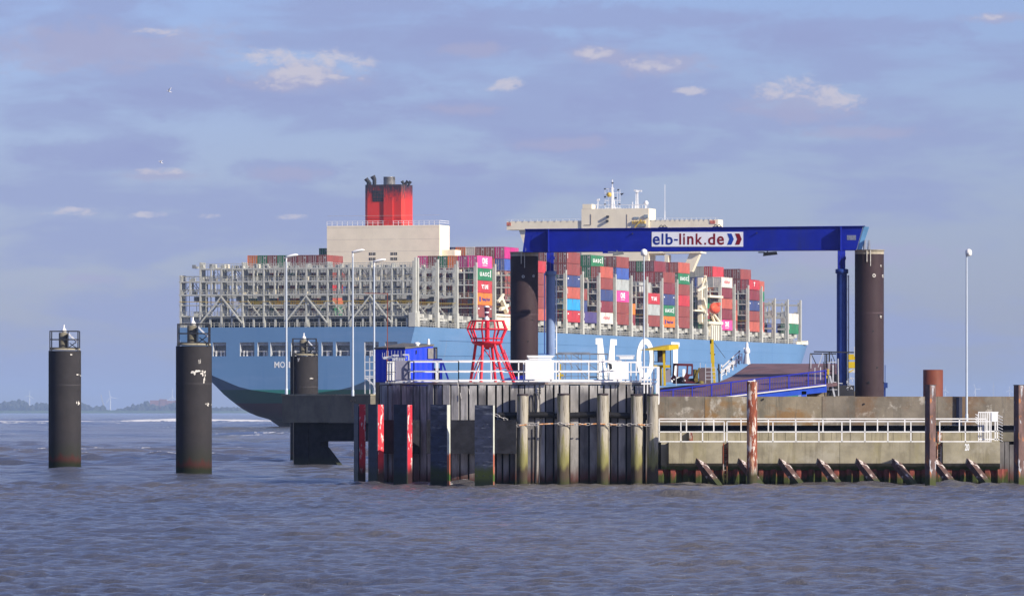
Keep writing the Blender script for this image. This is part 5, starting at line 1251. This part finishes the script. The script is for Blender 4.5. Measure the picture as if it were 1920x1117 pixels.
# beam
DA, DBm = 434.6, 427.6
bm = thing('gantry_beam', P(1300, 471, 431), 'long royal blue gantry beam with the elb-link.de sign', 'beam')
def bp(px, py, out=0.):
    """point on the front face of the beam (depth runs from DA at x=985 to DBm at x=1622)"""
    D = DA+(DBm-DA)*(px-985)/637.; return Vector((X(px, D), D-out, Z(py, D)))
yT = lambda px: 430.5+(424.5-430.5)*(px-985)/637.
yB = lambda px: 471-(3.5)*(px-985)/637.
b = MB(); pts = [bp(986, yT(985)), bp(986, yB(985)), bp(1606, yB(1606)), bp(1618, yT(1620))]
b.prism(pts, (0, 1.5, 0)); b.build('girder', blue_steel, bm)
b = MB()                                               # flanges, end plates
b.prism([bp(984, yT(985)-1.2, .12), bp(984, yT(985), .12), bp(1622, yT(1622), .12), bp(1622, yT(1622)-1.2, .12)], (0, 1.7, 0))
b.prism([bp(980, yB(985), .10), bp(980, yB(985)+1.6, .10), bp(1604, yB(1604)+1.2, .10), bp(1604, yB(1604), .10)], (0, 1.65, 0))
b.prism([bp(988, yT(985), .02), bp(985.4, yT(985), .02), bp(980, yB(985), .02), bp(985.4, yB(985), .02)], (0, 1.5, 0))
b.build('flange', blue_steel, bm)
lb_ = M('sunlit_blue_steel', (.16, .38, .62), .3, var=.1, scale=2, metal=.0, coat=.3)  # lighter blue puts the sunlit gloss of the end face into colour
b = MB(); b.prism([bp(1608, yB(1606), -.1), bp(1616, yB(1606), -.1), bp(1630, yT(1622)+1, -.1), bp(1620, yT(1622), -.1)], (0, 1.2, 0)); b.build('end_plate', lb_, bm)
b = MB(); 
for x in (1622, 1630): b.prism([bp(x-2, 468, .1), bp(x+2, 468, .1), bp(x+1, 450, .1), bp(x-1, 450, .1)], (0, 1.4, 0))
b.build('end_bracket', galv, bm)
for px in (1028.5, 1576):                              # deep stiffener fins
    b = MB(); D_ = DA+(DBm-DA)*(px-985)/637.; x = X(px, D_); b.box(x-.05, x+.05, D_-.55, D_, Z(yB(px)+2, D_), Z(yT(px)+.5, D_))
    b.box(x-.07, x+.07, D_-.45, D_-.1, Z(yB(px)+14, D_), Z(yB(px), D_)); b.build('stiffener', blue_steel, bm)
b = MB(); 
def sq(fr, px0, px1, py0, py1, o, th, mi=0):
    fr.prism([bp(px0, py0, o), bp(px0, py1, o), bp(px1, py1, o), bp(px1, py0, o)], (0, -th, 0), mi=mi)
sq(b, 1222, 1393.5, 434.8, 462.4, .0, .05)
sign = b.build('sign_panel', M('sign_white', (.80, .82, .88), .45, var=.02), bm)
b = MB(); fn = lambda x, z, d: bp(x, z, .055+d*1.0)
def fnn(x, z, d): return bp(x, z, .054+d)
# heights: ascender letters 438..458.6
def put(body, x0, x1, ya, yb, mi): text_into(b, body, x0, x1, yb, ya, fnn, bold=.018, mi=mi, depth=.01)
put('e', 1224, 1237.2, 442.8, 459, 0); put('l', 1240.6, 1244, 437.8, 458.6, 0); put('b', 1248.2, 1261.6, 437.8, 459, 0)
sq(b, 1264, 1271, 448.2, 451.2, .054, .01, 0)
put('l', 1273.8, 1277.2, 437.8, 458.6, 1); put('i', 1281, 1284.4, 437.8, 458.6, 1); put('n', 1288.6, 1300.4, 442.8, 458.6, 1); put('k', 1304.6, 1317.2, 437.8, 458.6, 1)
sq(b, 1320.6, 1324, 455.2, 458.6, .054, .01, 1)
put('d', 1327.6, 1341, 437.8, 459, 1); put('e', 1344.4, 1357.6, 442.8, 459, 1)
for x0, mi in ((1363.5, 2), (1378.3, 1)):
    b.prism([bp(x0, 437.8, .054), bp(x0+4, 448.3, .054), bp(x0, 458.8, .054), bp(x0+8, 458.8, .054), bp(x0+12.5, 448.3, .054), bp(x0+8, 437.8, .054)][::-1], (0, -.012, 0), mi=mi)
b.build('lettering', [M('sign_navy', (.01, .03, .25), .5, var=.02), M('sign_dark_red', (.20, .008, .02), .5, var=.02), M('sign_blue', (.01, .05, .38), .5, var=.02)], sign)
b = MB()
for px in (1243, 1345):
    D_ = DA+(DBm-DA)*(px-985)/637.+.6; z0 = Z(yT(px), D_); x = X(px, D_)
    b.box(x-.34, x+.34, D_-.1, D_+.1, z0, z0+.1)
    for dx in (-.13, .13):
        for i in range(12): a0, a1 = math.pi*i/11-.2, math.pi*(i+1)/11-.2; b.tube((x+dx+.11*math.cos(a0), D_, z0+.1+.12*math.sin(a0)), (x+dx+.11*math.cos(a1), D_, z0+.1+.12*math.sin(a1)), .03, 5)
b.build('lifting_lug', black_steel, bm)
b = MB()
for (x0, x1, y0) in ((1150, 1168, 472.5), (1432, 1456, 473)):
    D_ = 430.8; b.prism([P(x0, y0, D_), P(x1, y0-1.5, D_), P(x1+2, y0+4, D_), P(x0-1, y0+7, D_)], (0, .5, 0)); b.box(X(x0-10, D_), X(x0+2, D_), D_, D_+.4, Z(y0+1, D_), Z(y0-1, D_)); b.box(X(x0+6, D_), X(x0+8, D_), D_+.1, D_+.2, Z(y0, D_), Z(yB(x0)-1, D_))
b.build('floodlight', M('floodlight_grey', (.16, .17, .18), .5, var=.3), bm)
seam_b = M('beam_weld_seam', (.008, .016, .16), .6)
for x_s in (1104, 1190, 1462, 1531): b = MB(); sq(b, x_s, x_s+.7, yT(x_s)+1, yB(x_s)-1, .0, .008); b.build('weld_seam', seam_b, bm)
b = MB(); sq(b, 1588, 1605, 441, 450, 0, .02); b.build('maker_plate', M('plate_grey', (.20, .22, .30), .5, var=.2, scale=9), bm)
b = MB(); sq(b, 1130, 1168, yB(1150)+1.2, 475, .05, .05); b.build('cable_tray', blue_steel, bm)
for (px, py) in ((1186, 438), (1419, 437)):
    b = MB(); q = bp(px, py); b.tube(q, q-Vector((0, .22, 0)), .05, 8); b.build('lamp_stub', black_steel, bm)
# the two rams
ram_l = M('ram_light_blue', (.20, .28, .46), .4, var=.08, scale=1.2, metal=.0, dirt=[((.07, .11, .3), .4, (2, 2, .2), (.55, .7))])
def ram(px, w, yh0, yh1, yb_, D, label, mat):
    x = X(px, D); r = w/2*D/F; root = thing('hydraulic_ram', (x, D, Z(742, D)), label, 'ram', 'hydraulic rams hanging from the beam')
    b = MB(); b.tube((x, D, Z(yb_, D)), (x, D, Z(yh1+9, D)), r, 24); b.build('cylinder', mat, root)
    b = MB(); b.lathe((x, D, 0), [(r*1.05, Z(yh1+9, D)), (r*1.25, Z(yh1+8, D)), (r*1.25, Z(yh1+1, D)), (r*.9, Z(yh1, D))], 24); b.build('collar', mat, root)
    b = MB()
    for dx in (-.30, -.02): b.prism([(x+dx, D-.3, Z(yh1, D)), (x+dx, D+.3, Z(yh1, D)), (x+dx, D+.34, Z(yh0+8, D)), (x+dx, D+.2, Z(yh0, D)), (x+dx, D-.2, Z(yh0, D)), (x+dx, D-.34, Z(yh0+8, D))], (.26, 0, 0))
    b.tube((x-.3, D, Z(yh0+14, D)), (x+.3, D, Z(yh0+14, D)), .12, 12); b.build('clevis', blue_steel, root)
    b = MB(); q = r*1.25; b.tube((x+q, D-.1, Z(yb_, D)), (x+q, D-.1, Z(yh1+12, D)), .05, 8)
    for z in np.linspace(Z(yb_, D)+.5, Z(yh1+14, D), 9): b.bar((x+r*.5, D-.1, z), (x+q+.05, D-.1, z), .05)
    b.build('hose_pipe', white_paint if mat is ram_l else galv, root)
ram(1032.5, 17, 470, 508, 665, 437.6, 'light blue hydraulic ram under the left end of the beam', ram_l)
ram(1578.5, 19.5, 470, 504, 722, 431.0, 'navy hydraulic ram in tower shade under the right end of the beam', navy_and_shaded_steel)  # navy puts the right tower's shade into this ram's colour
b = MB(); pbar(b, (1021, 512), (1021, 663), 434.0, .07); pbar(b, (1009.5, 663), (1030, 663), 434, .05); tag(b.build('guide_pipe', navy_and_shaded_steel, origin=P(1021, 663, 434)), 'thin dark pipe left of the light blue ram', 'pipe')

# ------------------------------------------------------------------ ferry ramp
rampm = M('ramp_plum_surface', (.165, .10, .105), .75, var=.2, scale=.6, dirt=[((.20, .06, .06), .6, (.25, .8, 1), (.52, .66)), ((.08, .08, .10), .5, (.5, .5, .5), (.5, .7))])
ramp = thing('ferry_ramp', P(1400, 742, 430), 'sloping ferry ramp with a blue railing below the gantry', 'ramp')
b = MB(); b.prism([P(1232, 757, 425), P(1570, 718, 425), P(1570, 681.5, 447), P(1407, 681.5, 447), P(1372, 705, 437), P(1348, 716, 431), P(1232, 727, 431)], (0, 0, -.2)); b.build('roadway', rampm, ramp)
D_ = 424.6; yt_ = lambda x: 732.5+(694.5-732.5)*(x-1238)/310.; yb2 = lambda x: 757+(720.5-757)*(x-1238)/310.
b = MB()
pbar(b, (1238, yt_(1238)), (1549, yt_(1549)), D_, .09)
for x in np.arange(1238, 1549, 3.05): pbar(b, (x, yt_(x)), (x, yb2(x)), D_, .022)
for x in list(np.arange(1262, 1549, 36.2))+[1548]: pbar(b, (x, yt_(x)), (x, yb2(x)+2), D_-.03, .09)
pbar(b, (1238, yb2(1238)-1), (1549, yb2(1549)-1), D_, .05)
b.build('railing', M('railing_blue', (.03, .04, .42), .45, var=.08), ramp)
b = MB(); pbar(b, (1300, yb2(1300)+1.5), (1549, yb2(1549)+1.5), D_-.06, .09); b.build('white_edge', white_paint, ramp)
b = MB(); b.prism([P(1380, yb2(1380)+2, D_), P(1550, yb2(1550)+2, D_), P(1550, 735, D_), P(1500, 740, D_), P(1380, 752, D_)], (0, .4, 0))
b.box(X(1503, D_), X(1512, D_), D_, D_+.4, 2.5, Z(733, D_))
b.build('girder', M('girder_blue', (.03, .09, .55), .4, var=.08, scale=1), ramp)
b = MB(); b.box(X(1514, 428), X(1603, 428), 428, 429, -3, Z(733, 428)); b.build('abutment', concrete_b, ramp)
# white hand rails of the raised side ramp
b = MB(); Dv = 436.
pbar(b, (1352, 690), (1388, 657), Dv, .09); pbar(b, (1352, 696), (1390, 662), Dv, .05); pbar(b, (1351, 699), (1390, 669), Dv, .20); pbar(b, (1353, 704), (1391, 673), Dv, .07); 
for x, y0, y1 in ((1353, 683, 712), (1362, 691, 703), (1374, 677, 694), (1386, 657, 683), (1380, 668, 688), (1391, 662, 681), (1367, 680, 698)): pbar(b, (x, y0), (x, y1), Dv, .09)
b.build('side_rail', white_paint, ramp)
b = MB()
for x, y in ((1361, 692), (1373, 683), (1385, 676), (1385, 666), (1372, 671)): pbar(b, (x, y), (x, y+6), Dv-.1, .07)
pbar(b, (1347.5, 682), (1348.5, 716), Dv-1, .12); pbar(b, (1346, 690), (1350, 700), Dv-1, .16)
b.build('rail_clamp', black_steel, ramp)
hood = thing('hooded_lamp', P(1400, 682, 441), 'white hooded lamp on a grey cone at the top of the ramp', 'lamp')
b = MB(); x = X(1400, 441); b.lathe((x, 441, 0), [(.30, Z(682, 441)), (.16, Z(664, 441)), (.14, Z(662, 441))], 12); b.build('cone', galv, hood)
b = MB(); b.lathe((x+.02, 441, 0), [(.10, Z(664, 441)), (.24, Z(660, 441)), (.22, Z(655, 441)), (.10, Z(650, 441)), (.10, Z(644, 441)), (.03, Z(641, 441))], 14); b.bar((x-.2, 441, Z(652, 441)), (x-.02, 441, Z(658, 441)), .12); b.build('hood', board_m, hood)

# yellow control stand, yellow mast
yel = M('safety_yellow', (.50, .36, .018), .5, var=.08, scale=2, dirt=[((.30, .22, .05), .5, (2, 2, .5), (.55, .7))])
DY = 427.; st_ = thing('control_stand', P(1247, 724, DY), 'yellow control stand with a slanted canopy beside the ladder cage', 'control stand')
b = MB(); b.prism([P(1210, 656.5, DY-1), P(1254, 647.5, DY-1), P(1272.5, 645.5, DY+.6), P(1272.5, 654, DY+.6), P(1254, 656.5, DY-1)], (-.5, 1.6, .02)); b.build('canopy', yel, st_)
b = MB(); pbar(b, (1244.5, 656), (1246.5, 723), DY-.5, .17); b.build('post', yel, st_)
b = MB(); b.box(X(1226, DY), X(1249, DY), DY-.3, DY+.5, Z(689, DY), Z(684, DY)); b.box(X(1237, DY), X(1241, DY), DY-.2, DY+.2, Z(723, DY), Z(689, DY)); b.box(X(1249, DY), X(1258, DY), DY, DY+.6, Z(689, DY), Z(684, DY)); b.build('console', yel, st_)
b = MB(); b.box(X(1233, DY), X(1248, DY), DY-.1, DY+.6, Z(679, DY), Z(656, DY)); b.build('screen_box', M('box_brown', (.05, .035, .04), .6), st_)
b = MB(); pbar(b, (1225.5, 656), (1225.5, 688), DY, .05); pbar(b, (1257, 656), (1258, 705), DY, .05); pbar(b, (1226, 678), (1234, 678.5), DY, .04); pbar(b, (1226, 658), (1234, 657.5), DY, .05); b.build('frame', black_steel, st_)
b = MB(); b.box(X(1249, DY), X(1257.5, DY), DY+.3, DY+.4, Z(716, DY), Z(691, DY)); b.build('panel', MATS['panel_grey'], st_)
mst = thing('yellow_mast', P(1340, 718, DY), 'tall leaning yellow mast with a stay wire on the ramp', 'mast')
b = MB(); b.bar(P(1334.5, 636, DY), P(1336.5, 680, DY), .26, .2); b.bar(P(1336.5, 679, DY), P(1340, 717, DY), .20, .18); b.build('post', yel, mst)
b = MB(); b.box(X(1331, DY), X(1334, DY), DY-.1, DY+.1, Z(644, DY), Z(637, DY)); pbar(b, (1331.5, 661), (1340.5, 665), DY, .14); b.build('fitting', black_steel, mst)
b = MB(); b.tube(P(1337, 640, DY), P(1360, 671, DY+8), .018, 5); b.build('stay_wire', black_steel, mst)
# power pack in a dark red frame, grey reel and tank
pk = thing('hydraulic_unit', P(1290, 722, 429), 'dark red framed hydraulic unit between the yellow stand and mast', 'machine'); DP = 429.; dr = M('frame_dark_red', (.10, .02, .03), .6, var=.3)
b = MB()
for (a, c, w) in (((1262.5, 683), (1299, 684), .18), ((1264, 683), (1262, 706), .12), ((1271, 683), (1270, 706), .10), ((1289, 684), (1288, 706), .12), ((1298, 684), (1297.5, 702), .12), ((1260, 712), (1266, 704), .3), ((1282, 716), (1290, 701), .35), ((1262, 717), (1316, 716), .14), ((1289, 703), (1299, 703), .12)): pbar(b, a, c, DP, w)
b.build('frame', dr, pk)
b = MB(); b.box(X(1262, DP), X(1310, DP), DP+.1, DP+.9, Z(719, DP), Z(709, DP)); b.box(X(1300, DP), X(1306, DP), DP, DP+.6, Z(709, DP), Z(692, DP)); b.lathe(P(1278, 712, DP-.1), [(.25, Z(716, DP)), (.3, Z(709, DP)), (.1, Z(706, DP))], 12); b.build('engine', M('engine_dark', (.035, .03, .035), .6, var=.4, scale=4), pk)
b = MB(); b.box(X(1266, DP), X(1290, DP), DP-.02, DP+.3, Z(708, DP), Z(706, DP)); 
for x, y in ((1263, 711), (1284, 713), (1279, 714)): b.lathe(P(x, y, DP-.3), [(.06, Z(y+1, DP)), (.06, Z(y-1, DP))], 8)
b.build('pipe', white_paint, pk)
b = MB(); b.box(X(1302, DP), X(1309, DP), DP-.1, DP+.4, Z(716, DP), Z(693, DP)); pbar(b, (1303, 713), (1311, 690), DP-.1, .14); b.lathe(P(1314, 716, DP-.2), [(.2, Z(719, DP)), (.22, Z(715, DP)), (.05, Z(713.5, DP))], 10); b.build('tank', M('olive_paint', (.16, .13, .03), .6, var=.3, scale=4), pk)
b = MB(); b.box(X(1311, DP), X(1333, DP), DP, DP+.8, Z(718, DP), Z(689, DP)); tag(b.build('control_cabinet', M('cabinet_plum', (.11, .08, .09), .7, var=.15), origin=P(1322, 718, DP)), 'plum grey cabinet behind the yellow mast', 'cabinet')
b = MB()
for x, y0, y1 in ((1323, 682, 718), (1334, 681, 718), (1313, 680, 690), (1342, 688, 716), (1268, 684, 723)): pbar(b, (x, y0), (x, y1), 426.2, .045)
for y in (689, 697, 704, 711): pbar(b, (1323, y), (1341, y), 426.2, .035)
tag(b.build('guard_rail', galv, origin=P(1330, 720, 426.2)), 'thin grey guard rail around the yellow mast foot', 'railing')
# scaffold gangway behind the white boards
sf = thing('scaffold_frame', P(1090, 716, 434), 'thin grey scaffold gangway between the light blue ram and the letter M', 'scaffold'); b = MB(); DS = 431.
pbar(b, (1041, 663.5), (1140, 663.5), DS, .10); pbar(b, (1045, 661), (1106, 661), DS+.5, .07)
for x in (1045, 1054, 1060, 1071, 1084, 1090, 1106, 1122, 1139): pbar(b, (x, 663), (x, 714), DS, .045)
for (a, c) in (((1060, 664), (1074, 690)), ((1074, 664), (1092, 676)), ((1042, 664), (1060, 684)), ((1080, 684), (1100, 712)), ((1100, 680), (1118, 692)), ((1062, 700), (1054, 712)), ((1120, 700), (1139, 714)), ((1084, 690), (1106, 706))): pbar(b, a, c, DS, .05)
for y in (683, 698, 705): pbar(b, (1042, y), (1140, y), DS, .035)
b.build('lattice', M('scaffold_grey', (.20, .21, .24), .5, metal=.2, var=.3), sf)
b = MB(); 
for (a, c) in (((1102, 712), (1104, 707)), ((1104, 707), (1119, 707)), ((1119, 707), (1121, 712))): pbar(b, a, c, DS-.4, .07)
b.build('hoop', black_steel, sf)
b = MB(); b.box(X(1048, DS), X(1052, DS), DS-.2, DS, Z(714, DS), Z(682, DS)); pbar(b, (1045, 704), (1057, 703), DS-.2, .14); b.build('yellow_valve', yel, sf)
b = MB(); b.prism([P(1140, 680, DS), P(1147, 682, DS), P(1148, 691, DS), P(1144, 693, DS), P(1142, 687, DS)], (0, .3, 0)); b.build('black_cover', black_steel, sf)
# blue patch of the ramp side seen left of the wide board
b = MB(); b.prism([P(940, 711, 424), P(986, 702, 424), P(986, 715, 424), P(940, 716, 424)], (0, .3, 0)); tag(b.build('side_girder', blue_steel, origin=P(960, 716, 424)), 'dark blue girder end behind the legs of the red beacon', 'girder')
# work platform by the right ram
wp = thing('work_platform', P(1543, 742, 426), 'cluttered dark work platform with ladders between ramp and right tower', 'platform'); DX = 425.5
b = MB()
for (a, c, w) in (((1519, 663), (1568, 663), .09), ((1526, 659), (1603, 660.5), .09), ((1519, 663), (1516.5, 700), .05), ((1521, 663), (1530, 682), .06), ((1547, 662), (1546, 742), .07), ((1550, 663), (1550, 690), .10), ((1555, 660), (1555, 678), .10), ((1558, 660), (1565, 676), .05), ((1548, 678), (1556, 678), .06),
                  ((1549, 695), (1562, 696), .06), ((1559, 672), (1558, 742), .06), ((1544, 678), (1545, 700), .05), ((1565, 676), (1565, 742), .05), ((1588, 659), (1588, 732), .06)): pbar(b, a, c, DX, w)
b.box(X(1551, DX+1), X(1602, DX+1), DX+1, DX+1.6, Z(742, DX), Z(722, DX)); b.box(X(1550, DX), X(1572, DX), DX+.6, DX+1, Z(717, DX), Z(701, DX))
b.build('frame', black_steel, wp)
b = MB()
for (a, c, w) in (((1543, 662), (1534, 688), .05), ((1520.5, 664), (1520.5, 690), .06), ((1528, 689), (1528, 720), .06), ((1538.5, 688), (1538.5, 712), .07), ((1554.5, 678), (1554, 722), .06), ((1556, 704), (1565, 743), .12), ((1562, 684), (1562, 716), .10), ((1571.5, 672), (1572.5, 742), .07), ((1556, 730), (1570, 730), .05), ((1573, 718), (1580, 718.5), .06), ((1551, 678.5), (1568, 678.5), .06), ((1557, 716), (1568, 716), .05), ((1602, 650), (1602, 668), .05)): pbar(b, a, c, DX-.15, w)
b.box(X(1550.5, DX), X(1554, DX), DX-.2, DX+.1, Z(731, DX), Z(722, DX))
b.build('ladder', galv, wp)
b = MB(); b.box(X(1551, DX), X(1554, DX), DX-.25, DX-.1, Z(702, DX), Z(692, DX)); b.box(X(1549, DX), X(1551, DX), DX-.25, DX-.1, Z(709, DX), Z(704, DX)); b.build('yellow_handle', yel, wp)
b = MB()
for i in range(26): 
    xx, y0 = random.uniform(1589, 1601), random.uniform(705, 728); pbar(b, (xx, y0), (xx+random.uniform(-3, 3), y0+random.uniform(1, 5)), DX-.1, .045)
b.build('coiled_hose', galv, wp)
yb_ = thing('yellow_locker', P(1595, 698, 427), 'stack of yellow lockers on the dark frame beside the right tower', 'locker')
b = MB()
for y0, y1 in ((664, 674.5), (678, 690)): b.box(X(1590, 427), X(1601.5, 427), 426.2, 427, Z(y1, 427), Z(y0, 427))
b.build('box', yel, yb_)
b = MB(); b.box(X(1590, 427), X(1601.5, 427), 426.2, 427, Z(698.5, 427), Z(692, 427)); b.prism([P(1591, 697, 426.15), P(1600, 691.8, 426.15), P(1601, 693, 426.15), P(1593, 698.4, 426.15)], (0, -.03, 0), mi=1); b.build('striped_panel', [galv, yel], yb_)
b = MB(); pbar(b, (1659.5, 684), (1659.5, 717), 432, .05); pbar(b, (1659, 730), (1659, 743), 432, .1); b.box(X(1657, 432), X(1664, 432), 431.8, 432.2, Z(727, 432), Z(717, 432)); pbar(b, (1659, 726), (1659, 743), 432, .12)
tag(b.build('signal_box', navy_and_shaded_steel, origin=P(1660, 742, 432)), 'small blue signal box on a pole right of the brown tower', 'signal box')

# ------------------------------------------------------------------ far shore, turbines, gulls
shore_m = M('shore_green', (.06, .10, .04), .9, var=.3, scale=.02); tree_m = M('bare_tree_brown', (.035, .04, .03), .95, var=.3, scale=.1)
DF = 15000.
b = MB(); xs = np.linspace(-4700, 4700, 260); rs = np.random.RandomState(2); hh = 5.2+np.convolve(rs.rand(260)*2.2, np.ones(5)/5, 'same')
vs = []
for x, h in zip(xs, hh): vs += [(x, DF-60, -.3), (x, DF-30, h), (x, DF+12000, h)]
b.add(vs, [(3*i+j, 3*(i+1)+j, 3*(i+1)+j+1, 3*i+j+1) for i in range(259) for j in range(2)])
tag(b.build('far_shore', shore_m), kind='structure')
def wood(x0, x1, hts, D, seed, mat=tree_m, n=240):
    rr = random.Random(seed); b = MB()
    for i in range(n):
        px = rr.uniform(x0, x1); u_ = (px-x0)/(x1-x0)*(len(hts)-1); k = int(min(len(hts)-2, u_)); h = (hts[k]+(hts[k+1]-hts[k])*(u_-k))*rr.uniform(.7, 1.1)
        D_ = D+rr.uniform(0, 110); x = X(px, D_); R = rr.uniform(4, 8.4); zc_ = 3+h*D/F-R*rr.uniform(.8, 1.6); m = 7
        b.bar((x, D_, 2), (x, D_, max(2.5, zc_)), 1.1)
        for lay in range(rr.choice((2, 3))):
            cc = (x+rr.uniform(-4, 4), D_+rr.uniform(-4, 4), zc_-lay*rr.uniform(3, 6)); vv = []
            for q, (rz, rrad) in enumerate(((-1, .35), (-.45, .9), (.15, 1), (.7, .7), (1.05, .2))):
                for s in range(m): t = 2*math.pi*s/m+q*.3; r_ = R*rrad*rr.uniform(.7, 1.15); vv.append((cc[0]+r_*math.cos(t), cc[1]+r_*math.sin(t), cc[2]+R*rz*rr.uniform(.8, 1.1)))
            b.add(vv, [(q*m+s, q*m+(s+1) % m, (q+1)*m+(s+1) % m, (q+1)*m+s) for q in range(4) for s in range(m)]+[tuple(range(m-1, -1, -1)), tuple(range(4*m, 5*m))])
    return b
b = wood(-60, 195, [14, 17, 20, 15, 21, 22, 12, 19, 14, 12, 22, 16, 9, 13], DF+40, 3, n=420)
tag(b.build('far_wood', tree_m, origin=(X(80, DF), DF+40, 3)), 'hazy blue belt of trees on the far left shore', 'wood', None, 'stuff')
b = wood(195, 620, [3, 5, 14, 20, 11, 20, 16, 10, 9, 9, 8, 10, 7, 7, 6, 8, 6], DF+60, 5, n=420)
tag(b.build('far_wood', tree_m, origin=(X(260, DF), DF+40, 3)), 'hazy trees on the far shore between the two left dolphins and beyond', 'wood', None, 'stuff')
b = wood(1660, 2400, [9, 8, 9, 10, 8, 9, 8, 9, 8], DF+60, 6, n=200)
tag(b.build('far_wood', tree_m, origin=(X(1900, DF), DF+40, 3)), 'low far trees hidden behind the sea wall at the right', 'wood', None, 'stuff')
b = MB(); bd_ = M('far_brick', (.22, .10, .085), .9, var=.15, scale=.05)
for (x0, x1, y) in ((281, 300, 750), (298, 312, 748), (311, 330, 751), (329, 345, 749)): b.box(X(x0, DF+90), X(x1, DF+90), DF+90, DF+120, 2, Z(y, DF+90))
tag(b.build('far_warehouse', bd_, origin=(X(305, DF), DF+90, 3)), 'reddish far warehouse block on the shore left of the tallest dolphin', 'building')
turb_m = M('turbine_white', (.80, .80, .80), .5, var=.02)
def turbine(px, yh, ybase, bl, angs, D, label, w=1.2):
    root = thing('wind_turbine', (X(px, D), D, 3), label, 'wind turbine', 'far wind turbines'); k = D/F
    b = MB(); b.tube((X(px, D), D, 2), P(px, yh, D), w*.7*k, 8, w*.4*k); b.build('tower', turb_m, root)
    h = P(px, yh, D); b = MB(); b.bar(h+Vector((0, -1.5*k, 0)), h+Vector((0, 2*k, 0)), 1.3*k); b.build('nacelle', turb_m, root)
    for a in angs:
        b = MB(); e = h+Vector((math.sin(rad(a)), 0, math.cos(rad(a))))*bl*k; b.bar(h+Vector((0, -1.6*k, 0)), e+Vector((0, -1.6*k, 0)), .7*k, .7*k); b.build('blade', turb_m, root)
turbine(55.5, 742, 770, 9.5, (5, 125, 260) , 17800, 'white wind turbine furthest left above the trees')
turbine(207, 744.5, 770, 13, (-10, 100, 215), 17900, 'white wind turbine between the two left dolphins')
turbine(323, 745, 770, 17, (2, 118, 238), 18000, 'white wind turbine just left of the tallest dolphin')
turbine(1829, 729, 770, 10, (-18, 88, 200), 18200, 'faint wind turbine right of the lamp post over the sea wall')
turbine(1772.5, 731, 770, 8, (10, 130, 250), 18200, 'faint wind turbine between brown tube and lamp post')
turbine(1893, 731, 770, 7, (0, 120, 240), 18300, 'faint wind turbine near the right edge post')
gm = M('mast_grey', (.35, .36, .40), .5)
b = MB(); D_ = 17900; pbar(b, (1863, 770), (1863, 716), D_, 1.6)
for y, w in ((724, 3), (730, 4), (736, 3)): pbar(b, (1863-w, y), (1863+w, y), D_, 1.4)
tag(b.build('pylon', gm, origin=(X(1863, D_), D_, 3)), 'thin far lattice pylon over the right sea wall', 'pylon')
b = MB(); pbar(b, (197, 768), (189, 739), 16500, 2.4); pbar(b, (197, 768), (190, 748), 16500, 1.5); pbar(b, (190, 739), (194, 770), 16500, .9)
tag(b.build('far_crane', gm, origin=(X(195, 16500), 16500, 3)), 'faint leaning crane jib left of the middle turbine', 'crane')
gull_w = M('gull_white', (.75, .75, .75), .7, var=.03); gull_g = M('gull_grey', (.12, .12, .13), .7)
def gull(px, py, D, s, pose, label):
    c = P(px, py, D); b = MB(); 
    ax = Vector((pose[0], 0, pose[1])).normalized(); pr_ = [(-.5, .02), (-.35, .05), (-.1, .085), (.15, .08), (.3, .05), (.38, .055), (.45, .03), (.53, .005)]; vs = []
    side = Vector((0, 1, 0)); up = ax.cross(side)*-1
    for u_, r_ in pr_:
        for q in range(8): t = 2*math.pi*q/8; vs.append(c+(ax*u_+side*math.cos(t)*r_+up*math.sin(t)*r_)*s)
    b.add(vs, [(k*8+i, k*8+(i+1) % 8, (k+1)*8+(i+1) % 8, (k+1)*8+i) for k in range(7) for i in range(8)], True)
    for sg, lift in ((1, pose[2]), (-1, pose[3])):
        e = c+ax*.08*s; m_ = e+(side*.42*sg+up*lift*.5+ax*.05)*s; t_ = m_+(side*.5*sg+up*lift*.45-ax*.18)*s
        f_ = ax*.11*s; v2 = [e+f_, e-f_, m_-f_, m_+f_, t_-ax*.04*s]; th = up*.012*s
        b.add([p+th for p in v2]+[p-th for p in v2], [(0, 1, 2, 3), (3, 2, 4), (8, 7, 6, 5), (9, 7, 8), (0, 5, 6, 1), (1, 6, 7, 2), (2, 7, 9, 4), (4, 9, 8, 3), (3, 8, 5, 0)], mi=0)
        b.add([p+th*1.5 for p in (m_-f_*.6, t_, m_+f_*.4)], [(0, 1, 2)], mi=1)
    b.add([c-ax*.45*s+side*.08*s, c-ax*.45*s-side*.08*s, c-ax*.3*s], [(0, 1, 2)])
    tag(b.build('gull', [gull_w, gull_g], origin=c), label, 'bird', 'gulls in the sky')
gull(317.5, 172, 800, .75, (-1, .35, .9, .7), 'white gull flying highest in the left sky')
gull(301.5, 304.5, 800, .75, (-1, .5, .5, .3), 'white gull gliding below the first at the left')

# ------------------------------------------------------------------ air
hz = MB(); hz.box(-14000, 14000, -600, 28500, -4.5, 125)
hm = bpy.data.materials.new('haze_air'); hm.use_nodes = True; hn = hm.node_tree; hn.nodes.clear()
pv = hn.nodes.new('ShaderNodeVolumePrincipled'); pv.inputs['Color'].default_value = (.50, .68, 1.0, 1); pv.inputs['Density'].default_value = 5.5e-5
mo = hn.nodes.new('ShaderNodeOutputMaterial'); hn.links.new(pv.outputs[0], mo.inputs['Volume'])
ho = hz.build('haze', hm); tag(ho, kind='stuff')
